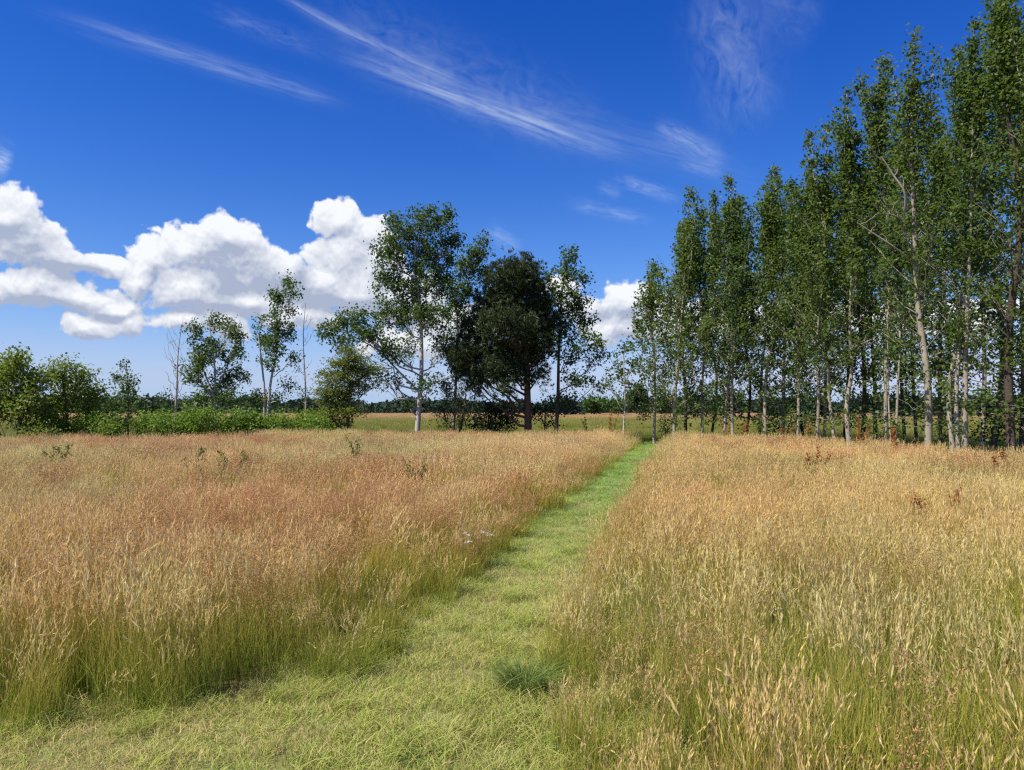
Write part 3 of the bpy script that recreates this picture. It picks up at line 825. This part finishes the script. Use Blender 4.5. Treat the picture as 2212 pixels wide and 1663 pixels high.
def sample(d0, d1, per_m2, half=.70, margin=2.5, seed=1):
    r = np.random.default_rng(seed)
    Xw = half * d1 + margin
    n = int(2 * Xw * (d1 - d0) * per_m2)
    X = r.uniform(-Xw, Xw, n); Y = r.uniform(d0, d1, n)
    k = np.abs(X) < half * Y + margin
    return X[k], Y[k]


def meadow_tint(X, Y):
    n1 = fbm(X * .32, Y * .22, 31); n2 = fbm(X * 1.3, Y * 1.0, 37); right = X > xr(np.maximum(Y, 4.2)) - .5
    t = np.ones((len(X), 3))
    t *= (.86 + .34 * n2)[:, None]
    warm = np.clip((n1 - .45) * 3, -1, 1)
    t[:, 0] *= 1 + .10 * warm; t[:, 1] *= 1 - .06 * warm; t[:, 2] *= 1 - .04 * warm
    l = ~right
    t[l] *= np.array([1.07, 1.06, .96])
    t[right] *= np.array([1.07, 1.05, .90])
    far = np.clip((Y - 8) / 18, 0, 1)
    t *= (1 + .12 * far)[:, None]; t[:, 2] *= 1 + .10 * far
    return t


def meadow_pick(X, Y, seed):
    r = np.random.default_rng(seed); n = len(X)
    red = fbm(X * .45 + 9, Y * .30, 51); grn = fbm(X * .8, Y * .6 + 4, 61)
    left = X < xl(np.maximum(Y, 4.2)) + .5
    pr = np.clip((red - (.40 if True else .5)) * 4, 0, 1) * np.where(left, .55, .28)
    u = r.random(n)
    pick = r.integers(0, 4, n)
    pick = np.where(u < pr, 4 + r.integers(0, 3, n), pick)
    u2 = r.random(n)
    pick = np.where(u2 < np.where(left, .06, .18), 7 + r.integers(0, 2, n), pick)
    pg = np.clip((grn - .52) * 4, 0, .6) * np.clip(1.2 - Y / 16, .15, 1) + .04
    pick = np.where(r.random(n) < pg, 9 + r.integers(0, 2, n), pick)
    return pick


def edge_size(X, Y, seed):
    r = np.random.default_rng(seed)
    s = r.uniform(.76, 1.16, len(X)) * (.72 + .56 * fbm(X * .7, Y * .6, 71))
    de = np.minimum(np.abs(X - xl(Y)), np.abs(X - xr(Y)))
    s *= np.where(de < .55, r.uniform(.48, 1.0, len(X)), 1) * np.clip(.80 + de * .5, .80, 1)
    return np.stack([np.clip(s, .8, 1.3), np.clip(s, .8, 1.3), s], 1)


# tall meadow, near and farther off, left and right of the path
for side in ('left', 'right'):
    Xs = []; Ys = []
    X, Y = sample(1.5, 11, 34, seed=401)
    keep = ~mown(X, Y) & ((X < xl(np.maximum(Y, 2.0)) + .5) if side == 'left' else (X > xr(Y) - .5)) & (np.hypot(X, Y) > 1.3)
    X, Y = X[keep], Y[keep]
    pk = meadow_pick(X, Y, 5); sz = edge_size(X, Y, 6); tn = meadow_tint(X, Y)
    dk = np.abs(X - xl(Y))
    if side == 'left':
        eg = (np.clip(1 - dk / .6, 0, 1) > np.random.default_rng(3).random(len(X)) * 2.6); pk = np.where(eg, 9 + (pk % 2), pk)
    scatter('tall_grass', 'tall reddish brown seeding grass left of the path, nearest part' if side == 'left' else 'tall golden seeding grass right of the path, nearest part', NEAR, X, Y, pk, sz, tn)
    X, Y = sample(11, 35, 17, seed=402)
    keep = ~mown(X, Y) & (Y < meadow_end(X) + (fbm(X * .7, Y * 0, 8) - .5) * 1.2) & ((X < xl(Y) + .5) if side == 'left' else (X > xr(Y) - .5))
    X, Y = X[keep], Y[keep]
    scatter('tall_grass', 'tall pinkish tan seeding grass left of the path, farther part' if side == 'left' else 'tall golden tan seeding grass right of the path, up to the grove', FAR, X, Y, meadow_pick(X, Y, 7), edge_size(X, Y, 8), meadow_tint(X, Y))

# mown path
X, Y = sample(1.0, 12, 130, seed=403); k = mown(X, Y, .6); X, Y = X[k], Y[k]
X2, Y2 = sample(12, 37, 50, seed=404); k = mown(X2, Y2, .2); X2, Y2 = X2[k], Y2[k]
X = np.concatenate([X, X2]); Y = np.concatenate([Y, Y2])
re_ = np.random.default_rng(19)
yb = np.concatenate([re_.uniform(3.0, 4.3, 700), re_.uniform(4.2, 14, 1300)]); ob = re_.uniform(-.55, .06, 2000)
xb = np.concatenate([re_.uniform(-5, -1, 700), xl(yb[700:]) + ob[700:]])
kb = (re_.random(2000) < .45) & np.concatenate([np.abs(yb[:700] - np.interp(xb[:700], [-4, -2.6, -1.93, -1.03], [3.3, 3.77, 4.06, 4.2]) - .15) < .35, np.ones(1300, bool)])
xb, yb = xb[kb], yb[kb]; nb_ = len(xb)
X = np.concatenate([X, xb]); Y = np.concatenate([Y, yb])
r = np.random.default_rng(9); dry = fbm(X * 1.1, Y * .8, 81) - .012 * np.clip(Y - 5, 0, 12)
pk = np.where(r.random(len(X)) < np.clip((dry - .40) * 3.5, .15, .85), 4 + r.integers(0, 2, len(X)), r.integers(0, 4, len(X)))
pk = np.where(r.random(len(X)) < np.clip((.40 - dry) * 3, .01, .6), 6 + r.integers(0, 2, len(X)), pk)
wd_ = fbm(X * 3.1, Y * 2.6, 87); pk = np.where((wd_ > .64) & (r.random(len(X)) < .5), 6 + r.integers(0, 2, len(X)), pk)
pk[-nb_:] = 6 + re_.integers(0, 2, nb_)
s = r.uniform(.8, 1.25, len(X)); s[-nb_:] *= .85; far = np.clip((Y - 9) / 15, 0, 1)
tn = (.85 + .3 * fbm(X * 2, Y * 2, 83))[:, None] * np.stack([1.22 - .36 * np.clip((Y - 5) / 12, 0, 1), 1.13 - .08 * far, 1.10 - .18 * far], 1)
scatter('short_grass', 'short mown yellow green grass of the path', TURF, X, Y, pk, np.stack([s * (1 + far), s * (1 + far), s * (1 + .5 * far)], 1), tn, .1)

# rough green strip behind the meadow and under the trees
X, Y = sample(16, 46, 6, margin=3, seed=405); k = (Y > meadow_end(X) - .3) & ~mown(X, Y); X, Y = X[k], Y[k]
X2, Y2 = sample(46, 120, 2.0, margin=4, seed=406); X = np.concatenate([X, X2]); Y = np.concatenate([Y, Y2])
r = np.random.default_rng(10)
pk = np.where(r.random(len(X)) < .68, 9 + r.integers(0, 2, len(X)), r.integers(0, 4, len(X)))
s = r.uniform(.7, 1.1, len(X)) * (.7 + .5 * fbm(X * .3, Y * .3, 91)); wd = np.clip(Y / 40, 1, 2.4)
tn = np.ones((len(X), 3)) * np.array([.72, .80, .62]) * (.7 + .6 * fbm(X * .15, Y * .08, 93))[:, None]
scatter('rough_grass', 'rough green grass under the trees and behind the meadow', FAR, X, Y, pk, np.stack([s * wd, s * wd, s * .85], 1), tn)
X, Y = sample(120, 260, .55, margin=5, seed=407); r = np.random.default_rng(11); s = r.uniform(.8, 1.2, len(X))
scatter('field_grass', 'pinkish tan grass of the far field', FAR, X, Y, r.integers(0, 7, len(X)), np.stack([s * 4, s * 4, s * .8], 1), np.ones((len(X), 3)) * np.array([1.0, .98, 1.0]))
# pale straw rim at the foot of the bramble
X = np.random.default_rng(12).uniform(-9.6, -5.8, 260); Y = 28.4 + np.random.default_rng(13).normal(size=260) * .4
scatter('pale_grass', 'pale straw coloured taller grass at the foot of the highest bramble mound', FAR, X, Y, np.random.default_rng(14).integers(0, 4, 260), np.tile([1.1, 1.1, 1.25], (260, 1)) * np.random.default_rng(15).uniform(.8, 1.1, (260, 1)), np.ones((260, 3)) * np.array([1.15, 1.2, 1.15]))

# ---------------------------------------------------------------- single plants
def stem_geo(h, lean, r0, r1):
    g = Geo(); P = np.array([[0, 0, 0], [lean * .15, 0, h * .35], [lean * .5, .02, h * .7], [lean, 0, h]]); P = smooth_path(P, 8)
    g.tube(P, np.linspace(r0, r1, 8), 5)
    return g, P


def dock(label, sx, d, h, seed):
    global rng
    rng = np.random.default_rng(seed)
    p = at(sx, 900, d); p[2] = 0
    root = empty('dock_plant', p); tag(root, label, 'plant', 'red seeding docks in the grass')
    for s in range(2 + seed % 2):
        g, P = stem_geo(h * rng.uniform(.8, 1.0), rng.normal() * .15, .007, .003)
        off = rng.normal(size=3) * np.array([.07, .07, 0])
        o = g.obj('stem', M['dock_stem'], root); o.location = off
        f = Geo()
        for u in np.linspace(.45, 1, 13):
            c = P[min(int(u * 7), 7)] + rng.normal(size=3) * np.array([.02, .02, .02])
            n = 16
            C = c + rng.normal(size=(n, 3)) * np.array([.035, .035, .05]) * (1.25 - u * .7)
            leaves(f, C, .045, .036, .2, None, 1, .2, rng.random())
        f.obj('seed_clumps', M['dock'], root).location = off
    return root


for i, (lab, sx, d, h) in enumerate((
        ('rusty dock in the rough grass, left of the young white stemmed aspen', 1270, 36, 1.15), ('tallest dark red dock, close left of the young white stemmed aspen', 1319, 35.5, 1.3),
        ('rusty dock at the meadow edge, in front of the close pair of trunks', 1576, 29, 1.05), ('bright rusty dock at the meadow edge, just right of the close pair of trunks', 1614, 28.5, 1.1),
        ('rusty dock at the meadow edge below the notch in the grove skyline', 1745, 26, 1.1), ('orange dock at the foot of the thick wavy trunk', 1857, 23.5, 1.25),
        ('dark red dock below the two thin pale stems', 1930, 20, 1.1), ('small rusty dock out in the meadow, below the notch in the skyline', 1762, 15, .68),
        ('small rusty dock out in the meadow near the right border', 2180, 14.5, .66), ('lone small rusty dock nearest the camera, in the right meadow', 2041, 9, .56),
        ('orange brown dock hidden in grass under the thin crooked stem', 1700, 24.5, .95))):
    dock(lab, sx, d, h * 1.25, 500 + i)


def weed(label, sx, d, h, seed, nl=40):
    global rng
    rng = np.random.default_rng(seed)
    p = at(sx, 900, d); p[2] = 0
    root = empty('weed_plant', p); tag(root, label, 'plant', 'green weeds among the meadow grass')
    g = Geo(); f = Geo()
    for s in range(4):
        g2, P = stem_geo(h * rng.uniform(.75, 1.05), rng.normal() * .22, .008, .004)
        P = P + rng.normal(size=3) * np.array([.10, .08, 0]); g.tube(P, np.linspace(.008, .004, 8), 5)
        u = rng.uniform(.4, 1, nl); C = P[np.minimum((u * 7).astype(int), 7)] + rng.normal(size=(nl, 3)) * .035
        leaves(f, C, .10, .032, .3, np.array([0, 0, .6]), .9, .2, rng.random())
    g.obj('stems', M['weed_stem'], root); f.obj('leaves', M['weed'], root)


for i, (lab, sx, d, h) in enumerate((('clump of tall green weeds in the left meadow, below the feathery conifer', 765, 17, .95), ('low green weed near the left border of the meadow', 135, 15.5, .8),
                                     ('thin green weed in the left meadow below the bramble mound', 435, 14.5, .82), ('green weed in the left meadow, middle of a loose row of three', 480, 14, .78),
                                     ('green weed at the right end of a loose row of three in the left meadow', 520, 14.5, .8), ('dark weed in the left meadow below the broad aspen', 905, 12, .75))):
    weed(lab, sx, d, h * 1.2, 520 + i)


def flower(label, name, sx, sy, d, mat, heads, seed, cat, group=None, rad=.03):
    global rng
    rng = np.random.default_rng(seed)
    q = at(sx, sy, d); h = q[2]; p = np.array([q[0], q[1], 0])
    root = empty(name, p); tag(root, label, cat, group)
    g, P = stem_geo(h, .02, .003, .002)
    g.obj('stem', M['weed_stem'], root)
    for k in range(heads):
        f = Geo(); c = P[-1] + rng.normal(size=3) * np.array([rad * 1.2, rad, .008]) * (k > 0)
        n = 14; an = rng.random(n) * 6.28; q2 = np.sqrt(rng.random(n)) * rad
        C = c + np.stack([np.cos(an) * q2, np.sin(an) * q2, rng.normal(size=n) * .004 + .01 * (1 - (q2 / rad) ** 2)], 1)
        leaves(f, C, .013, .010, 2.5, None, 1, .05, rng.random())
        f.obj('flower_head', M[mat], root)


yw = 'white flowers at the left edge of the path'
for i, (sx, sy, lab) in enumerate(((998, 1152, 'white umbel, leftmost of the loose group left of the path'), (1010, 1170, 'lowest white umbel of the loose group left of the path'), (1036, 1150, 'small white umbel in the middle of the group left of the path'),
                                   (1058, 1156, 'widest white umbel, right end of the group left of the path'))):
    flower(lab, 'yarrow_plant', sx, sy, 6.9 + .15 * i, 'white', 2, 540 + i, 'flower', yw, .026)
flower('single white flower head in the right meadow beside the path', 'yarrow_plant', 1676, 1316, 5.1, 'white', 1, 550, 'flower', None, .022)
flower('single yellow flower near the right border', 'hawkweed_plant', 2146, 1262, 5.4, 'yellow', 1, 551, 'flower', None, .02)
flower('small yellow flower in the right meadow, left of the lone small dock', 'hawkweed_plant', 1632, 1204, 6.5, 'yellow', 1, 552, 'flower', None, .016)


def tussock(label, sx, sy, h, rad, nb, seed):
    r = np.random.default_rng(seed); d = EYE * FPX / (sy * K - HOR); p = at(sx, sy, d)
    g = Geo()
    for k in range(nb):
        a = r.random() * 6.28; q = rad * .5 * math.sqrt(r.random()); b = np.array([math.cos(a) * q, math.sin(a) * q, 0])
        ld = unit(np.array([math.cos(a) + r.normal() * .5, math.sin(a) + r.normal() * .5, 0])); hh = h * r.uniform(.5, 1.1); bend = r.uniform(.2, 1.1) * rad
        t = np.linspace(0, 1, 5)[:, None]; P = b + np.array([0, 0, 1.]) * hh * (t - .3 * t ** 3) + ld * bend * t ** 1.8
        th = r.random() * 3.14; side = np.array([math.cos(th), math.sin(th), 0]); wv = .0028 * np.linspace(1, .2, 5)[:, None] * side
        V = np.stack([P - wv, P + wv], 1).reshape(-1, 3); i = np.arange(4) * 2
        g.add(V, np.stack([i, i + 1, i + 3, i + 2], 1), tone=r.random())
    o = g.obj('grass_tussock', M['tussock']); o.location = (p[0], p[1], 0)
    tag(o, label, 'tussock')


tussock('large dark green grass tussock on the path beside the right hand grass', 1135, 1490, .22, .24, 620, 560)
tussock('small dark green grass tuft at the bottom edge of the path', 885, 1648, .07, .09, 130, 561)

# ---------------------------------------------------------------- sky
SUN_AZ, SUN_EL = math.atan2(-.87, -.49), R(53)
w = bpy.data.worlds.new('World'); scn.world = w; w.use_nodes = True
w.cycles.sampling_method = 'NONE'
nt = w.node_tree; nt.nodes.clear()
out = nt.nodes.new('ShaderNodeOutputWorld')
sky = N(nt, 'ShaderNodeTexSky', sky_type='NISHITA', sun_disc=False, sun_elevation=SUN_EL, sun_rotation=SUN_AZ, air_density=1.0, dust_density=.35, ozone_density=3.0)
hs = N(nt, 'ShaderNodeHueSaturation', i_Saturation=1.22, i_Value=1.0); hs.inputs['Hue'].default_value = .505
nt.links.new(sky.outputs[0], hs.inputs['Color'])
bgs = N(nt, 'ShaderNodeBackground', i_Strength=.10)
tc = N(nt, 'ShaderNodeTexCoord'); sp = N(nt, 'ShaderNodeSeparateXYZ'); nt.links.new(tc.outputs['Generated'], sp.inputs[0])
a1 = N(nt, 'ShaderNodeMath', operation='ARCTAN2'); nt.links.new(sp.outputs[0], a1.inputs[0]); nt.links.new(sp.outputs[1], a1.inputs[1])
a2 = N(nt, 'ShaderNodeMath', operation='ARCSINE'); nt.links.new(sp.outputs[2], a2.inputs[0])
pv = N(nt, 'ShaderNodeCombineXYZ'); nt.links.new(a1.outputs[0], pv.inputs[0]); nt.links.new(a2.outputs[0], pv.inputs[1])
AE = pv.outputs[0]
EXPO = .58


def azel(sx, sy):
    u = (sx * K - CXP) / FPX; v = (HOR - sy * K) / FPX
    return math.atan(u), math.atan(v / math.sqrt(1 + u * u))


def math_(nt, op, a, b=None, c=None, clamp=False):
    n = N(nt, 'ShaderNodeMath', operation=op); n.use_clamp = clamp
    for k, v in enumerate((a, b, c)):
        if v is None: continue
        if isinstance(v, bpy.types.NodeSocket): nt.links.new(v, n.inputs[k])
        else: n.inputs[k].default_value = v
    return n.outputs[0]


def vmath(nt, op, a, b=None):
    n = N(nt, 'ShaderNodeVectorMath', operation=op)
    for k, v in enumerate((a, b)):
        if v is None: continue
        if isinstance(v, bpy.types.NodeSocket): nt.links.new(v, n.inputs[k])
        else: n.inputs[k].default_value = v
    return n


def blob_field(nt, P, blobs, smooth=.25):
    f = None
    for (sx, sy, rx, ry) in blobs:
        a, e = azel(sx, sy); ca = math.cos(a) ** 2
        m = vmath(nt, 'SUBTRACT', P, (a, e, 0)).outputs[0]
        m = vmath(nt, 'MULTIPLY', m, (FPX / (rx * K * ca), FPX / (ry * K * math.sqrt(ca)), 0))
        l = vmath(nt, 'LENGTH', m.outputs[0]).outputs['Value']
        l = math_(nt, 'SUBTRACT', 1.0, l)
        f = l if f is None else math_(nt, 'SMOOTH_MAX', f, l, smooth)
    return f


# the phone's deep blue: a steeper colour response of the clear sky, and pale blue air low down
sc_ = N(nt, 'ShaderNodeSeparateColor'); nt.links.new(hs.outputs[0], sc_.inputs[0])
cb_ = N(nt, 'ShaderNodeCombineColor')
for k, (am, pw) in enumerate(((2.7, 2.0), (1.20, 1.30), (1.50, 1.0))):
    x_ = math_(nt, 'MULTIPLY', sc_.outputs[k], .1)
    x_ = math_(nt, 'MULTIPLY', math_(nt, 'POWER', x_, pw), am * 10 / 2 ** EXPO)
    nt.links.new(x_, cb_.inputs[k])
hz = math_(nt, 'EXPONENT', math_(nt, 'MULTIPLY', math_(nt, 'MAXIMUM', a2.outputs[0], 0.0), -9.5))
hzc = tuple(v * 10 / 2 ** EXPO for v in (.39, .60, .86))
nt.links.new(mixc(nt, hz, cb_.outputs[0], hzc), bgs.inputs[0])

CUM = [(15, 470, 100, 75), (65, 525, 120, 60), (140, 560, 110, 40), (225, 562, 55, 32), (60, 622, 180, 52), (180, 645, 110, 38), (255, 668, 70, 34),
       (200, 706, 95, 32), (285, 704, 50, 38),
       (400, 540, 100, 66), (490, 500, 80, 48), (325, 565, 62, 56), (300, 605, 50, 50), (420, 625, 150, 66), (525, 570, 115, 76), (610, 580, 80, 66), (540, 650, 130, 44), (400, 705, 95, 36), (480, 690, 90, 40),
       (728, 470, 54, 52), (790, 505, 56, 54), (740, 555, 90, 76), (812, 560, 70, 76), (690, 610, 90, 72), (770, 630, 120, 66), (650, 675, 110, 50), (880, 640, 110, 76), (980, 700, 110, 60), (880, 745, 120, 40),
       (1215, 615, 60, 34), (1255, 660, 60, 46), (1355, 655, 90, 50), (1330, 705, 110, 50), (1420, 690, 100, 66), (1540, 690, 140, 56), (1720, 690, 170, 60), (1910, 700, 150, 50), (2100, 690, 140, 60)]
GRY = [(30, 512, 115, 40), (150, 580, 120, 34), (60, 655, 150, 22), (500, 560, 110, 44), (580, 600, 70, 50), (450, 668, 150, 24), (655, 620, 46, 60), (700, 660, 100, 26), (1330, 680, 90, 24), (480, 620, 60, 40), (820, 660, 90, 24), (230, 690, 50, 14)]  # shaded areas of the cumulus, painted in as grey blobs

grp = bpy.data.node_groups.new('cumulus_density', 'ShaderNodeTree')
grp.interface.new_socket('P', in_out='INPUT', socket_type='NodeSocketVector')
grp.interface.new_socket('D', in_out='OUTPUT', socket_type='NodeSocketFloat')
gi = grp.nodes.new('NodeGroupInput'); go = grp.nodes.new('NodeGroupOutput')
P0 = gi.outputs[0]
nw = N(grp, 'ShaderNodeTexNoise', i_Scale=16.0, i_Detail=3.0); grp.links.new(P0, nw.inputs[0])
wv = vmath(grp, 'SUBTRACT', nw.outputs['Color'], (.5, .5, .5)); wv = vmath(grp, 'MULTIPLY', wv.outputs[0], (.045, .045, 0))
Pw = vmath(grp, 'ADD', P0, wv.outputs[0]).outputs[0]
fld = blob_field(grp, Pw, CUM, .22)
nf = N(grp, 'ShaderNodeTexNoise', i_Scale=26.0, i_Detail=10.0, i_Roughness=.66); grp.links.new(P0, nf.inputs[0])
vo = N(grp, 'ShaderNodeTexVoronoi', feature='SMOOTH_F1', i_Scale=42.0, i_Smoothness=.35); vo.inputs['Detail'].default_value = 2.0; grp.links.new(Pw, vo.inputs[0])
dd = math_(grp, 'MULTIPLY_ADD', math_(grp, 'SUBTRACT', nf.outputs[0], .5), 1.05, fld)
dd = math_(grp, 'MULTIPLY_ADD', math_(grp, 'SUBTRACT', .45, vo.outputs[0]), .34, dd)
vo2 = N(grp, 'ShaderNodeTexVoronoi', feature='SMOOTH_F1', i_Scale=120.0, i_Smoothness=.4); grp.links.new(Pw, vo2.inputs[0])
dd = math_(grp, 'MULTIPLY_ADD', math_(grp, 'SUBTRACT', .45, vo2.outputs[0]), .13, dd)
grp.links.new(dd, go.inputs[0])


def dens(P):
    n = nt.nodes.new('ShaderNodeGroup'); n.node_tree = grp; nt.links.new(P, n.inputs[0]); return n.outputs[0]


D0 = dens(AE)
D1 = dens(vmath(nt, 'ADD', AE, (-.003, .012, 0)).outputs[0])
D3 = dens(vmath(nt, 'ADD', AE, (-.001, .005, 0)).outputs[0])
D2 = dens(vmath(nt, 'ADD', AE, (-.008, .034, 0)).outputs[0])
al = N(nt, 'ShaderNodeMapRange', i_1=-.10, i_2=.13, interpolation_type='SMOOTHSTEP'); nt.links.new(D0, al.inputs[0])
lit = math_(nt, 'MULTIPLY_ADD', math_(nt, 'SUBTRACT', D0, D1), .5, .50)  # lighting painted into the cloud colour: brighter where density thins towards the sun
lit = math_(nt, 'MULTIPLY_ADD', math_(nt, 'SUBTRACT', D0, D2), .30, lit)
lit = math_(nt, 'MULTIPLY_ADD', math_(nt, 'SUBTRACT', D0, D3), .7, lit)
gry = math_(nt, 'MULTIPLY', blob_field(nt, AE, GRY, .2), 1.5, clamp=True)
ng_ = N(nt, 'ShaderNodeTexNoise', i_Scale=20.0, i_Detail=6.0); ng_.inputs['Scale'].default_value = 30.0; ng_.inputs['Detail'].default_value = 9.0; nt.links.new(AE, ng_.inputs[0])
gry = math_(nt, 'MULTIPLY', gry, math_(nt, 'MULTIPLY_ADD', ng_.outputs[0], 1.7, -.02, clamp=True))
lit = math_(nt, 'MULTIPLY_ADD', gry, -.72, lit, clamp=True)
cc = mixc(nt, lit, (.40, .46, .61), (.93, .955, 1.0))
bgc = N(nt, 'ShaderNodeBackground', i_Strength=1.02 / 2 ** EXPO); nt.links.new(cc, bgc.inputs[0])

# high thin cirrus
CIR = [  # x0,y0,x1,y1, half width, strength, fibre turn
    (150, 35, 720, 208, 15, .30, 0), (600, -14, 1010, 185, 9, .42, 0), (780, 125, 1320, 318, 18, .50, 0), (700, 30, 1300, 290, 60, .15, 0), (1545, -40, 1620, 270, 62, .22, 0), (1640, -20, 1760, 60, 40, .12, 0), (1420, 270, 1560, 345, 18, .36, 0),
    (1330, 385, 1460, 428, 11, .36, 0), (1235, 440, 1400, 475, 12, .26, 0), (1050, 495, 1125, 535, 16, .30, 0), (1080, 215, 1620, 370, 30, .12, 0), (1290, 400, 1340, 420, 10, .2, 0),
    (-30, 335, 22, 355, 22, .7, 0), (1470, 350, 1560, 375, 10, .25, 0), (450, 20, 700, 110, 16, .14, 0)]
cir = None
for k, (x0, y0, x1, y1, hw, st, tw) in enumerate(CIR):
    A_ = np.array(azel(x0, y0)); B_ = np.array(azel(x1, y1)); c = (A_ + B_) / 2; v = B_ - A_; L_ = np.linalg.norm(v); v = v / L_
    pvv = vmath(nt, 'SUBTRACT', AE, (c[0], c[1], 0)).outputs[0]
    s_ = vmath(nt, 'DOT_PRODUCT', pvv, (v[0], v[1], 0)).outputs['Value']; t_ = vmath(nt, 'DOT_PRODUCT', pvv, (-v[1], v[0], 0)).outputs['Value']
    sn = math_(nt, 'DIVIDE', s_, L_ / 2)
    # bow the streak a little
    t_ = math_(nt, 'MULTIPLY_ADD', math_(nt, 'MULTIPLY', sn, sn), (.004 if L_ > .3 and hw < 60 else .0), t_)
    q = N(nt, 'ShaderNodeCombineXYZ'); nt.links.new(math_(nt, 'MULTIPLY', s_, (6.0 if L_ > .2 else 20.0) if hw < 35 else 15.0), q.inputs[0]); nt.links.new(math_(nt, 'MULTIPLY', t_, 75.0 if hw < 35 else 26.0), q.inputs[1]); q.inputs[2].default_value = k * 3.7
    nz = N(nt, 'ShaderNodeTexNoise', i_Scale=2.0, i_Detail=7.0, i_Roughness=.60, i_Distortion=.6 if hw < 35 else 1.1); nt.links.new(q.outputs[0], nz.inputs[0])
    hwr = hw * K / FPX
    tn_ = math_(nt, 'DIVIDE', math_(nt, 'ABSOLUTE', t_), hwr)
    fall = math_(nt, 'MULTIPLY', math_(nt, 'EXPONENT', math_(nt, 'MULTIPLY', math_(nt, 'MULTIPLY', tn_, tn_), -1.0)),
                 math_(nt, 'EXPONENT', math_(nt, 'MULTIPLY', math_(nt, 'POWER', math_(nt, 'ABSOLUTE', sn), 4.0), -1.4)))
    m_ = N(nt, 'ShaderNodeMapRange', i_1=.30, i_2=.82); nt.links.new(nz.outputs[0], m_.inputs[0])
    f_ = math_(nt, 'MULTIPLY', math_(nt, 'MULTIPLY', fall, m_.outputs[0]), st)
    cir = f_ if cir is None else math_(nt, 'ADD', cir, f_)
cir = math_(nt, 'MINIMUM', cir, .85)
bgi = N(nt, 'ShaderNodeBackground', i_Strength=1.0 / 2 ** EXPO); bgi.inputs[0].default_value = (.80, .90, 1.0, 1)
m1 = N(nt, 'ShaderNodeMixShader'); nt.links.new(cir, m1.inputs[0]); nt.links.new(bgs.outputs[0], m1.inputs[1]); nt.links.new(bgi.outputs[0], m1.inputs[2])
m2 = N(nt, 'ShaderNodeMixShader'); nt.links.new(al.outputs[0], m2.inputs[0]); nt.links.new(m1.outputs[0], m2.inputs[1]); nt.links.new(bgc.outputs[0], m2.inputs[2])
nt.links.new(m2.outputs[0], out.inputs[0])

# ---------------------------------------------------------------- sun, camera, render
sd = bpy.data.lights.new('sun', 'SUN'); sd.energy = 4.2; sd.angle = R(.53); sd.color = (1, .94, .85)
so = bpy.data.objects.new('sun', sd); col.objects.link(so)
sv = Vector((math.sin(SUN_AZ) * math.cos(SUN_EL), math.cos(SUN_AZ) * math.cos(SUN_EL), math.sin(SUN_EL)))
so.rotation_euler = sv.to_track_quat('Z', 'Y').to_euler(); so.location = (-20, -20, 40)
cd = bpy.data.cameras.new('camera'); cd.sensor_width = 36; cd.lens = FPX / 1024 * 36; cd.shift_y = (HOR - 385) / 1024
cd.clip_start = .05; cd.clip_end = 12000
co = bpy.data.objects.new('camera', cd); co.location = (0, 0, EYE); co.rotation_euler = (R(90), 0, 0); col.objects.link(co)
scn.camera = co
vs = scn.view_settings; vs.view_transform = 'Standard'; vs.look = 'None'; vs.exposure = EXPO; vs.gamma = 1
cy = scn.cycles
cy.max_bounces = 4; cy.diffuse_bounces = 2; cy.glossy_bounces = 1; cy.transmission_bounces = 3; cy.transparent_max_bounces = 4
cy.use_denoising = False; cy.pixel_filter_type = 'BLACKMAN_HARRIS'; cy.filter_width = 1.3
cy.caustics_reflective = False; cy.caustics_refractive = False
